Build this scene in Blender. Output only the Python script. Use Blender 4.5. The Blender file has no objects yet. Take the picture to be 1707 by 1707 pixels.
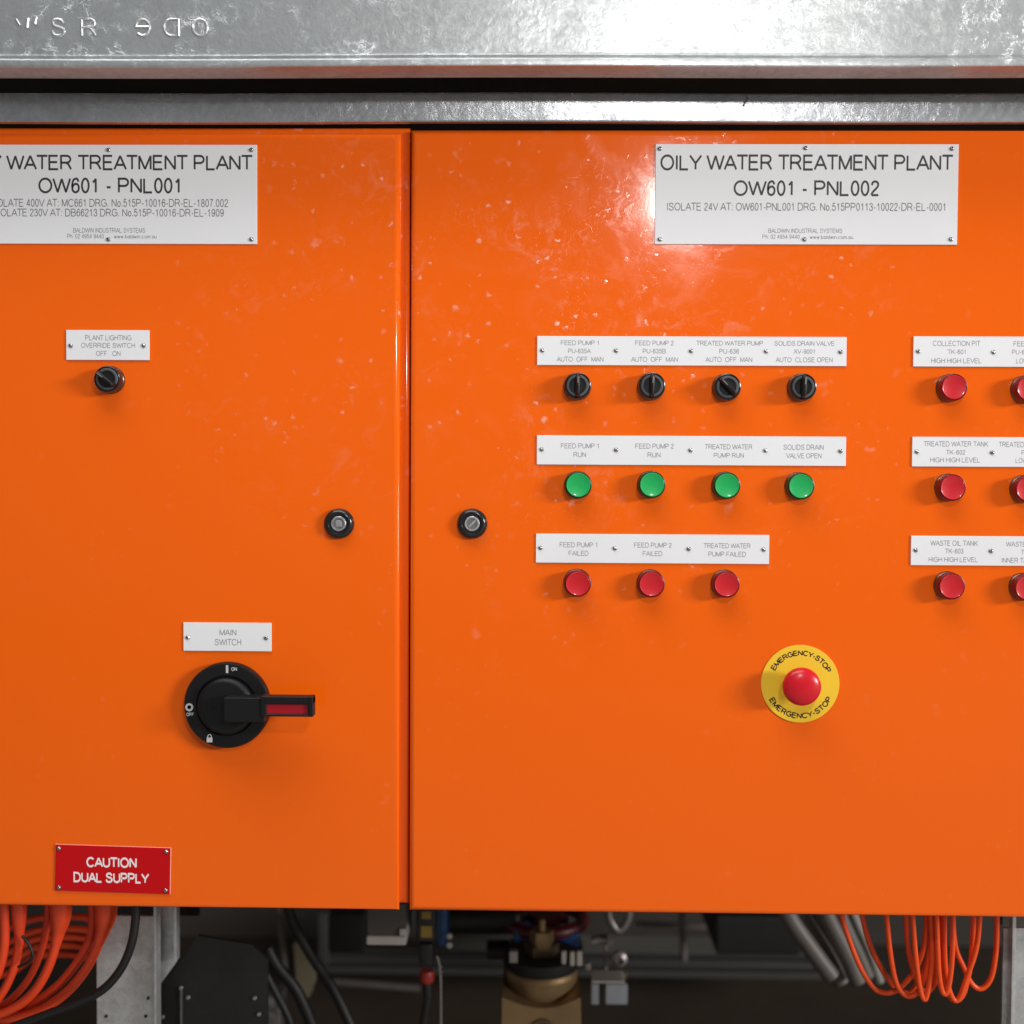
import bpy, bmesh, math, random
from mathutils import Vector, Matrix, Euler
random.seed(7)
SC = bpy.context.scene
COL = SC.collection
PI = math.pi

# ------------------------------------------------------------------ camera
F, HALF, D, ZC = 2060.0, 853.5, 1.34, 1.15
YAW, PITCH, ROLL = 0.018069, -0.033966, -0.005357
cy, sy, cp, sp, cr, sr = math.cos(YAW), math.sin(YAW), math.cos(PITCH), math.sin(PITCH), math.cos(ROLL), math.sin(ROLL)
ROT = Matrix(((cy, -sy, 0), (sy, cy, 0), (0, 0, 1))) @ Matrix(((1, 0, 0), (0, cp, -sp), (0, sp, cp))) @ Matrix(((cr, 0, sr), (0, 1, 0), (-sr, 0, cr)))
fwd = ROT @ Vector((0, 1, 0))
CAM = Vector((0, 0, ZC)) - fwd * (D / fwd.y)
cd = bpy.data.cameras.new('camera')
cam = bpy.data.objects.new('camera', cd); COL.objects.link(cam)
right, up = ROT @ Vector((1, 0, 0)), ROT @ Vector((0, 0, 1))
cam.matrix_world = Matrix.Translation(CAM) @ Matrix((right, up, -fwd)).transposed().to_4x4()
cd.sensor_width = 36; cd.lens = 36 * F / 1707
cd.clip_start = 0.05; cd.clip_end = 60
cd.dof.use_dof = True; cd.dof.focus_distance = D; cd.dof.aperture_fstop = 2.9
SC.camera = cam

def at(px, py, Y=0.0):
    d = ROT @ Vector((px - HALF, F, HALF - py))
    return CAM + d * ((Y - CAM.y) / d.y)
def rad(rpx, Y=0.0): return rpx * (Y - CAM.y) / F

# ------------------------------------------------------------------ world, lamps, exposure
w = bpy.data.worlds.new('World'); SC.world = w; w.use_nodes = True
w.node_tree.nodes['Background'].inputs[0].default_value = (0.93, 0.96, 1.0, 1)
w.node_tree.nodes['Background'].inputs[1].default_value = 0.17
SC.view_settings.view_transform = 'Standard'; SC.view_settings.look = 'None'
SC.view_settings.gamma = 1; SC.view_settings.exposure = 0; SC.view_settings.use_curve_mapping = False

def area(name, loc, target, size, power, col=(1, 1, 1), size_y=None):
    l = bpy.data.lights.new(name, 'AREA'); l.energy = power; l.color = col
    l.shape = 'RECTANGLE'; l.size = size; l.size_y = size_y or size
    o = bpy.data.objects.new(name, l); COL.objects.link(o); o.location = loc
    o.rotation_euler = (Vector(target) - Vector(loc)).to_track_quat('-Z', 'Y').to_euler()
    return o
hot = at(1128, 336)
flash_loc = Vector((2 * hot.x - CAM.x, CAM.y, 2 * hot.z - CAM.z))
area('work_lamp', flash_loc, (0, 0, ZC), 0.05, 4.6, (1, 0.98, 0.96))
area('side_lamp', (8.3, -4.4, ZC + 1.75), (0, 0, ZC), 2.4, 700, (1.0, 0.98, 0.95), 1.1)
area('roof_lamp', (-0.35, -0.95, ZC + 2.3), (0, 0, ZC - 0.3), 2.6, 56, (0.96, 0.98, 1.0), 1.1)

# ------------------------------------------------------------------ materials
def node_mat(name):
    m = bpy.data.materials.new(name); m.use_nodes = True
    return m, m.node_tree, m.node_tree.nodes['Principled BSDF']
def simple(name, col, rough=0.5, metal=0.0, spec=0.5, bump=0.0, bscale=200, var=0.0, vscale=20, sss=0.0, coat=0.0):
    m, nt, b = node_mat(name)
    b.inputs['Base Color'].default_value = (*col, 1); b.inputs['Roughness'].default_value = rough
    b.inputs['Metallic'].default_value = metal; b.inputs['Specular IOR Level'].default_value = spec
    b.inputs['Coat Weight'].default_value = coat
    if sss:
        b.inputs['Subsurface Weight'].default_value = sss; b.inputs['Subsurface Radius'].default_value = (.006, .006, .006); b.inputs['Subsurface Scale'].default_value = 1
    geo = nt.nodes.new('ShaderNodeNewGeometry')
    if bump:
        n = nt.nodes.new('ShaderNodeTexNoise'); n.inputs['Scale'].default_value = bscale; n.inputs['Detail'].default_value = 4
        nt.links.new(geo.outputs['Position'], n.inputs['Vector'])
        bp = nt.nodes.new('ShaderNodeBump'); bp.inputs['Strength'].default_value = bump; bp.inputs['Distance'].default_value = 0.001
        nt.links.new(n.outputs['Fac'], bp.inputs['Height']); nt.links.new(bp.outputs['Normal'], b.inputs['Normal'])
    if var:
        n = nt.nodes.new('ShaderNodeTexNoise'); n.inputs['Scale'].default_value = vscale; n.inputs['Detail'].default_value = 5
        nt.links.new(geo.outputs['Position'], n.inputs['Vector'])
        mx = nt.nodes.new('ShaderNodeMix'); mx.data_type = 'RGBA'
        mx.inputs['A'].default_value = (*[c * (1 - var) for c in col], 1); mx.inputs['B'].default_value = (*[min(1, c * (1 + var)) for c in col], 1)
        nt.links.new(n.outputs['Fac'], mx.inputs['Factor']); nt.links.new(mx.outputs['Result'], b.inputs['Base Color'])
    return m
def ramp(nt, src, p0, p1, v0=0.0, v1=1.0):
    r = nt.nodes.new('ShaderNodeMapRange'); r.inputs['From Min'].default_value = p0; r.inputs['From Max'].default_value = p1
    r.inputs['To Min'].default_value = v0; r.inputs['To Max'].default_value = v1
    nt.links.new(src, r.inputs['Value']); return r.outputs['Result']
def mth(nt, op, a, b_):
    m = nt.nodes.new('ShaderNodeMath'); m.operation = op
    for i, v in enumerate((a, b_)):
        if isinstance(v, (int, float)): m.inputs[i].default_value = v
        else: nt.links.new(v, m.inputs[i])
    return m.outputs[0]
def noise(nt, vec, scale, detail=3, dist=0.0, rough=0.5):
    n = nt.nodes.new('ShaderNodeTexNoise'); n.inputs['Scale'].default_value = scale; n.inputs['Detail'].default_value = detail
    n.inputs['Distortion'].default_value = dist; n.inputs['Roughness'].default_value = rough
    nt.links.new(vec, n.inputs['Vector']); return n

def paint_material():
    m, nt, b = node_mat('orange_paint')
    geo = nt.nodes.new('ShaderNodeNewGeometry'); P = geo.outputs['Position']
    # smudge and dust zone by the door gap; pale specks also paint flash glints
    dv = nt.nodes.new('ShaderNodeVectorMath'); dv.operation = 'DISTANCE'; nt.links.new(P, dv.inputs[0]); dv.inputs[1].default_value = (0.06, 0, ZC + 0.26)
    zone = ramp(nt, dv.outputs['Value'], 0.46, 0.08, 0.04, 1.0)
    field = mth(nt, 'MULTIPLY', ramp(nt, noise(nt, P, 7.5, 3, 0.8).outputs['Fac'], 0.44, 0.58), zone)
    mid = ramp(nt, noise(nt, P, 38, 5, 1.6, 0.62).outputs['Fac'], 0.53, 0.68)
    fine = ramp(nt, noise(nt, P, 105, 4, 2.0, 0.6).outputs['Fac'], 0.60, 0.69)
    wipe = mth(nt, 'MULTIPLY', ramp(nt, noise(nt, P, 13, 5, 2.4, 0.6).outputs['Fac'], 0.48, 0.72), zone)
    def specks(scale, lo, size):
        nz = noise(nt, P, scale * 1.7, 2)
        add = nt.nodes.new('ShaderNodeVectorMath'); add.operation = 'MULTIPLY_ADD'
        nt.links.new(nz.outputs['Color'], add.inputs[0]); k = 0.9 / scale; add.inputs[1].default_value = (k, k, k); nt.links.new(P, add.inputs[2])
        vo = nt.nodes.new('ShaderNodeTexVoronoi'); vo.inputs['Scale'].default_value = scale; nt.links.new(add.outputs[0], vo.inputs['Vector'])
        sep = nt.nodes.new('ShaderNodeSeparateColor'); nt.links.new(vo.outputs['Color'], sep.inputs[0])
        return mth(nt, 'MULTIPLY', ramp(nt, vo.outputs['Distance'], size, size * 0.35), ramp(nt, sep.outputs[0], lo, lo + 0.03))
    zs = mth(nt, 'ADD', mth(nt, 'MULTIPLY', field, 0.8), mth(nt, 'MULTIPLY', zone, 0.25))
    spot = mth(nt, 'MULTIPLY', mth(nt, 'MAXIMUM', specks(95, 0.82, 0.28), specks(40, 0.84, 0.24)), zs)
    smear = mth(nt, 'MULTIPLY', mth(nt, 'ADD', mth(nt, 'MULTIPLY', mid, 0.7), mth(nt, 'MULTIPLY', fine, 0.7)), field)
    rough = mth(nt, 'ADD', 0.11, mth(nt, 'MULTIPLY', smear, 0.17))
    rough = mth(nt, 'ADD', rough, mth(nt, 'MULTIPLY', wipe, 0.08))
    rough = mth(nt, 'ADD', rough, mth(nt, 'MULTIPLY', spot, 0.25))
    nt.links.new(rough, b.inputs['Roughness']); b.inputs['Specular IOR Level'].default_value = 0.36
    mx = nt.nodes.new('ShaderNodeMix'); mx.data_type = 'RGBA'; mx.clamp_factor = True
    mx.inputs['A'].default_value = (0.86, 0.121, 0.003, 1); mx.inputs['B'].default_value = (0.85, 0.52, 0.42, 1)
    dirt_glint = mth(nt, 'ADD', mth(nt, 'MULTIPLY', smear, 0.17), mth(nt, 'MULTIPLY', spot, 0.9))
    dirt_glint = mth(nt, 'ADD', dirt_glint, mth(nt, 'MULTIPLY', wipe, 0.02))
    nt.links.new(dirt_glint, mx.inputs['Factor']); nt.links.new(mx.outputs['Result'], b.inputs['Base Color'])
    h = mth(nt, 'ADD', mth(nt, 'MULTIPLY', noise(nt, P, 260, 3).outputs['Fac'], 0.10), mth(nt, 'MULTIPLY', smear, 0.16))
    h = mth(nt, 'ADD', h, mth(nt, 'MULTIPLY', spot, 1.0))
    bp = nt.nodes.new('ShaderNodeBump'); bp.inputs['Strength'].default_value = 0.35; bp.inputs['Distance'].default_value = 0.0006
    nt.links.new(h, bp.inputs['Height']); nt.links.new(bp.outputs['Normal'], b.inputs['Normal'])
    return m

def galv_material(name, base=0.55, crackle=1.0, rough0=0.34, scale=55, tint=(0.97, 1.0, 1.0)):
    m, nt, b = node_mat(name)
    geo = nt.nodes.new('ShaderNodeNewGeometry'); P = geo.outputs['Position']
    nz = noise(nt, P, 38, 5, 0, 0.65)
    add = nt.nodes.new('ShaderNodeVectorMath'); add.operation = 'MULTIPLY_ADD'
    nt.links.new(nz.outputs['Color'], add.inputs[0]); add.inputs[1].default_value = (0.055, 0.055, 0.055); nt.links.new(P, add.inputs[2])
    vo = nt.nodes.new('ShaderNodeTexVoronoi'); vo.feature = 'DISTANCE_TO_EDGE'; vo.inputs['Scale'].default_value = scale
    nt.links.new(add.outputs[0], vo.inputs['Vector'])
    v1 = ramp(nt, vo.outputs['Distance'], 0.045, 0.0)
    n2 = noise(nt, P, 30, 5, 1.2, 0.6).outputs['Fac']
    v2 = ramp(nt, mth(nt, 'ABSOLUTE', mth(nt, 'SUBTRACT', n2, 0.5), 0), 0.014, 0.0)
    brk = ramp(nt, noise(nt, P, 55, 3).outputs['Fac'], 0.46, 0.62)
    where = ramp(nt, noise(nt, P, 6, 3).outputs['Fac'], 0.42, 0.62)
    vein = mth(nt, 'MULTIPLY', mth(nt, 'MULTIPLY', mth(nt, 'MAXIMUM', v1, v2), brk), mth(nt, 'MULTIPLY', mth(nt, 'ADD', where, 0.25), crackle))
    cl = noise(nt, P, 11, 6, 1.0, 0.6).outputs['Fac']
    fn = noise(nt, P, 110, 6, 0.8, 0.7).outputs['Fac']
    mix = mth(nt, 'ADD', mth(nt, 'MULTIPLY', cl, 0.55), mth(nt, 'MULTIPLY', fn, 0.45))
    val = mth(nt, 'ADD', ramp(nt, mix, 0.34, 0.66, base * 0.66, base * 1.22), mth(nt, 'MULTIPLY', vein, 0.16))
    cmb = nt.nodes.new('ShaderNodeCombineColor')
    for i, t in enumerate(tint): nt.links.new(mth(nt, 'MULTIPLY', val, t), cmb.inputs[i])
    nt.links.new(cmb.outputs[0], b.inputs['Base Color'])
    b.inputs['Metallic'].default_value = 0.82
    nt.links.new(ramp(nt, mix, 0.34, 0.66, rough0 + 0.14, rough0), b.inputs['Roughness'])
    h = mth(nt, 'ADD', mth(nt, 'MULTIPLY', vein, 0.55), mth(nt, 'MULTIPLY', fn, 0.9))
    h = mth(nt, 'ADD', h, mth(nt, 'MULTIPLY', cl, 1.6))
    bp = nt.nodes.new('ShaderNodeBump'); bp.inputs['Strength'].default_value = 0.50; bp.inputs['Distance'].default_value = 0.0009
    nt.links.new(h, bp.inputs['Height']); nt.links.new(bp.outputs['Normal'], b.inputs['Normal'])
    return m

def lens_material(name, col):
    m, nt, b = node_mat(name)
    b.inputs['Base Color'].default_value = (*col, 1); b.inputs['Roughness'].default_value = 0.40; b.inputs['Specular IOR Level'].default_value = 0.35
    b.inputs['Coat Weight'].default_value = 0.5; b.inputs['Coat Roughness'].default_value = 0.12
    tc = nt.nodes.new('ShaderNodeTexCoord')
    vo = nt.nodes.new('ShaderNodeTexVoronoi'); vo.inputs['Scale'].default_value = 620; nt.links.new(tc.outputs['Object'], vo.inputs['Vector'])
    bp = nt.nodes.new('ShaderNodeBump'); bp.inputs['Strength'].default_value = 0.25; bp.inputs['Distance'].default_value = 0.0004
    nt.links.new(vo.outputs['Distance'], bp.inputs['Height']); nt.links.new(bp.outputs['Normal'], b.inputs['Normal'])
    return m

M = dict(
    paint=paint_material(),
    galv=galv_material('galvanised_steel', 0.60, 0.6, 0.29, 64),
    rail=galv_material('galvanised_rail', 0.60, 0.2, 0.24, 40, (0.95, 0.98, 1.02)),
    postg=galv_material('galvanised_post', 0.62, 0.3, 0.42, 40, (0.97, 0.99, 1.0)),
    white=simple('white_laminate', (0.76, 0.76, 0.78), 0.5, spec=0.35, var=0.03, vscale=9),
    ink=simple('black_engraving', (0.035, 0.035, 0.04), 0.6),
    greyink=simple('grey_engraving', (0.27, 0.27, 0.28), 0.6),
    smallink=simple('fine_engraving', (0.16, 0.16, 0.17), 0.6),
    red_lam=simple('red_laminate', (0.52, 0.003, 0.006), 0.4, spec=0.2),
    red_core=simple('pale_core', (0.85, 0.42, 0.32), 0.5),
    whiteink=simple('white_engraving', (0.82, 0.78, 0.78), 0.5),
    steel=simple('screw_steel', (0.42, 0.41, 0.39), 0.22, 1.0, bump=0.3, bscale=900),
    black=simple('black_plastic', (0.010, 0.010, 0.011), 0.30, spec=0.35, bump=0.15, bscale=900),
    blackrim=simple('black_gloss', (0.014, 0.014, 0.015), 0.22, spec=0.5),
    greyplastic=simple('worn_black_plastic', (0.075, 0.078, 0.082), 0.42, spec=0.4, bump=0.15, bscale=900),  # black plastic; the grey paints in light caught by the knob chamfer
    switchblack=simple('switch_plastic', (0.0095, 0.0095, 0.010), 0.42, spec=0.22, bump=0.2, bscale=1200),
    mark=simple('grey_marking', (0.50, 0.50, 0.50), 0.5),
    chrome=simple('zinc_collar', (0.17, 0.165, 0.16), 0.28, 1.0),
    lockmetal=simple('lock_zinc', (0.60, 0.60, 0.62), 0.42, 1.0, bump=0.4, bscale=700),
    green=lens_material('green_lens', (0.008, 0.38, 0.09)),
    redlens=lens_material('red_lens', (0.55, 0.008, 0.016)),
    mush=simple('red_mushroom', (0.60, 0.009, 0.02), 0.27, spec=0.4, bump=0.05, bscale=500),
    yellow=simple('yellow_legend', (0.86, 0.54, 0.03), 0.4, spec=0.4),
    yink=simple('dark_printing', (0.022, 0.014, 0.006), 0.6),
    ringred=simple('dull_red', (0.30, 0.02, 0.012), 0.5),
    redin=simple('red_insert', (0.36, 0.005, 0.015), 0.3),
    cable=simple('orange_cable', (0.70, 0.055, 0.010), 0.38, spec=0.45, bump=0.1, bscale=300, var=0.12, vscale=14),
    rcable=simple('bright_orange_cable', (0.85, 0.085, 0.010), 0.36, spec=0.4),
    blackcable=simple('black_cable', (0.006, 0.006, 0.006), 0.5, bump=0.1),
    dark=simple('dark_steel', (0.012, 0.012, 0.0105), 0.5, 0.3, var=0.7, vscale=14, bump=0.9, bscale=45),
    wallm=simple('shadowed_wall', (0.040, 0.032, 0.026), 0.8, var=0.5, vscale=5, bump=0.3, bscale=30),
    concrete=simple('pale_concrete', (0.46, 0.44, 0.40), 0.8, var=0.15, vscale=3),
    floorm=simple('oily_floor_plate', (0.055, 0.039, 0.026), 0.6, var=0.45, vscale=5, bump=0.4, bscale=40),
    greyp=simple('grey_board', (0.07, 0.065, 0.055), 0.6, var=0.2, vscale=6),
    tube=simple('dull_pipe', (0.17, 0.165, 0.16), 0.4, 0.8),
    brass=simple('brass', (0.27, 0.18, 0.085), 0.5, 0.6, var=0.25, vscale=30, bump=0.5, bscale=120),
    brassdark=simple('dull_brass', (0.14, 0.10, 0.055), 0.5, 0.6, var=0.3, vscale=30),
    blue=simple('blue_enamel', (0.008, 0.06, 0.20), 0.4),
    darkred=simple('dark_red_enamel', (0.085, 0.003, 0.006), 0.4),
    whitepl=simple('off_white_plastic', (0.42, 0.40, 0.38), 0.5, var=0.1),
    bolt=simple('zinc_bolt', (0.48, 0.46, 0.42), 0.45, 0.6),
    tan=simple('tan_board', (0.34, 0.29, 0.19), 0.6, var=0.15),
    yel=simple('faded_yellow', (0.26, 0.17, 0.02), 0.6, var=0.3, vscale=80),
    fit=simple('pipe_fitting_steel', (0.30, 0.28, 0.27), 0.4, 0.7, bump=0.4, bscale=80),
    grayhose=simple('grey_conduit', (0.115, 0.10, 0.09), 0.5, var=0.25, vscale=30),
    palehose=simple('pale_conduit', (0.22, 0.22, 0.19), 0.5),
    bracket=simple('bracket_steel', (0.34, 0.37, 0.42), 0.45, 0.5, var=0.2, vscale=60),
)

# ------------------------------------------------------------------ mesh helpers
def finish(name, bm, mat, parent=None, origin=None, flat=False, ang=38, wn=True):
    """Link bm as ONE mesh object; origin = world point its coordinates are taken from."""
    me = bpy.data.meshes.new(name)
    if origin is not None:
        bmesh.ops.translate(bm, verts=bm.verts, vec=-Vector(origin))
    bmesh.ops.recalc_face_normals(bm, faces=bm.faces)
    bm.to_mesh(me); bm.free()
    me.materials.append(mat)
    if not flat:
        for p in me.polygons: p.use_smooth = True
        me.set_sharp_from_angle(angle=math.radians(ang))
    o = bpy.data.objects.new(name, me); COL.objects.link(o)
    if not flat and wn:
        md = o.modifiers.new('even_normals', 'WEIGHTED_NORMAL'); md.mode = 'FACE_AREA'; md.weight = 100; md.keep_sharp = True
    if parent is not None: o.parent = parent
    return o
def tag(o, label=None, cat=None, group=None, kind=None):
    if label: o['label'] = label
    if cat: o['category'] = cat
    if group: o['group'] = group
    if kind: o['kind'] = kind
    return o
def thing(name, loc, label, cat, group=None):
    o = bpy.data.objects.new(name, None); COL.objects.link(o); o.location = loc; o.empty_display_size = 0.05
    return tag(o, label, cat, group)
def solid(name, bm, mat, label, cat, group=None, kind=None):
    """A thing that is one mesh: its origin at the foot of its shape."""
    n = len(bm.verts); c = sum((v.co for v in bm.verts), Vector()) / n; c.z = min(v.co.z for v in bm.verts)
    o = finish(name, bm, mat, None, c); o.location = c
    return tag(o, label, cat, group, kind)
def box(bm, x0, x1, y0, y1, z0, z1, bev=0.0, seg=2):
    r = bmesh.ops.create_cube(bm, size=1)
    vs = r['verts']
    for v in vs:
        v.co = Vector(((x0 + x1) / 2 + v.co.x * (x1 - x0), (y0 + y1) / 2 + v.co.y * (y1 - y0), (z0 + z1) / 2 + v.co.z * (z1 - z0)))
    if bev:
        es = {e for v in vs for e in v.link_edges}
        bmesh.ops.bevel(bm, geom=list(es), offset=bev, segments=seg, profile=0.5, affect='EDGES')
def pbox(bm, px0, py0, px1, py1, Y, thick, bev=0.0):
    a, b = at(px0, py0, Y), at(px1, py1, Y)
    box(bm, a.x, b.x, Y, Y + thick, b.z, a.z, bev)
def prism(bm, pts, y0, y1):
    """pts: (x, z) outline, extruded between y0 and y1"""
    f = [bm.verts.new((x, y0, z)) for x, z in pts]; g = [bm.verts.new((x, y1, z)) for x, z in pts]
    bm.faces.new(f); bm.faces.new(list(reversed(g)))
    for i in range(len(pts)):
        j = (i + 1) % len(pts); bm.faces.new((f[i], g[i], g[j], f[j]))
def lathe(bm, c, prof, seg=48, axis='y', sq=None):
    """prof: (radius, height). axis 'y': height grows towards the viewer (-Y); 'z': upwards"""
    rings = []
    for r, h in prof:
        ring = []
        if r < 1e-6:
            p = Vector((0, -h, 0)) if axis == 'y' else Vector((0, 0, h))
            ring = [bm.verts.new(Vector(c) + p)]
        else:
            for i in range(seg):
                a = 2 * PI * i / seg
                p = Vector((r * math.cos(a), -h, r * math.sin(a))) if axis == 'y' else Vector((r * math.cos(a), r * math.sin(a), h))
                ring.append(bm.verts.new(Vector(c) + p))
        rings.append(ring)
    for A, B in zip(rings, rings[1:]):
        if len(A) == 1 and len(B) == 1: continue
        for i in range(seg):
            j = (i + 1) % seg
            if len(A) == 1: bm.faces.new((A[0], B[j], B[i]))
            elif len(B) == 1: bm.faces.new((A[i], A[j], B[0]))
            else: bm.faces.new((A[i], A[j], B[j], B[i]))
    if len(rings[0]) > 1: bm.faces.new(rings[0])
    if len(rings[-1]) > 1: bm.faces.new(rings[-1])
def spline(pts, n=7):
    pts = [Vector(p) for p in pts]; P = [pts[0] * 2 - pts[1]] + pts + [pts[-1] * 2 - pts[-2]]; out = []
    for i in range(1, len(P) - 2):
        a, b, c, d = P[i - 1], P[i], P[i + 1], P[i + 2]
        for k in range(n):
            t = k / n
            out.append(0.5 * ((2 * b) + (c - a) * t + (2 * a - 5 * b + 4 * c - d) * t * t + (3 * b - a - 3 * c + d) * t ** 3))
    out.append(P[-2]); return out
def tube(bm, pts, r, seg=12, smooth=True, n=7):
    """r: a number or a list of radii, one for each control point"""
    ctrl = len(pts)
    path = spline(pts, n) if smooth else [Vector(p) for p in pts]
    def rr(i):
        if isinstance(r, (int, float)): return r
        t = i / (len(path) - 1) * (ctrl - 1); k = min(int(t), ctrl - 2); return r[k] + (r[k + 1] - r[k]) * (t - k)
    nrm = None; prev = None
    for i, p in enumerate(path):
        t = (path[min(i + 1, len(path) - 1)] - path[max(i - 1, 0)]).normalized()
        if nrm is None: nrm = t.orthogonal().normalized()
        else: nrm = (nrm - t * nrm.dot(t)).normalized()
        b = t.cross(nrm)
        ring = [bm.verts.new(p + (nrm * math.cos(2 * PI * k / seg) + b * math.sin(2 * PI * k / seg)) * rr(i)) for k in range(seg)]
        if prev:
            for k in range(seg): bm.faces.new((prev[k], prev[(k + 1) % seg], ring[(k + 1) % seg], ring[k]))
        else: bm.faces.new(ring)
        prev = ring
    bm.faces.new(prev)

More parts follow.
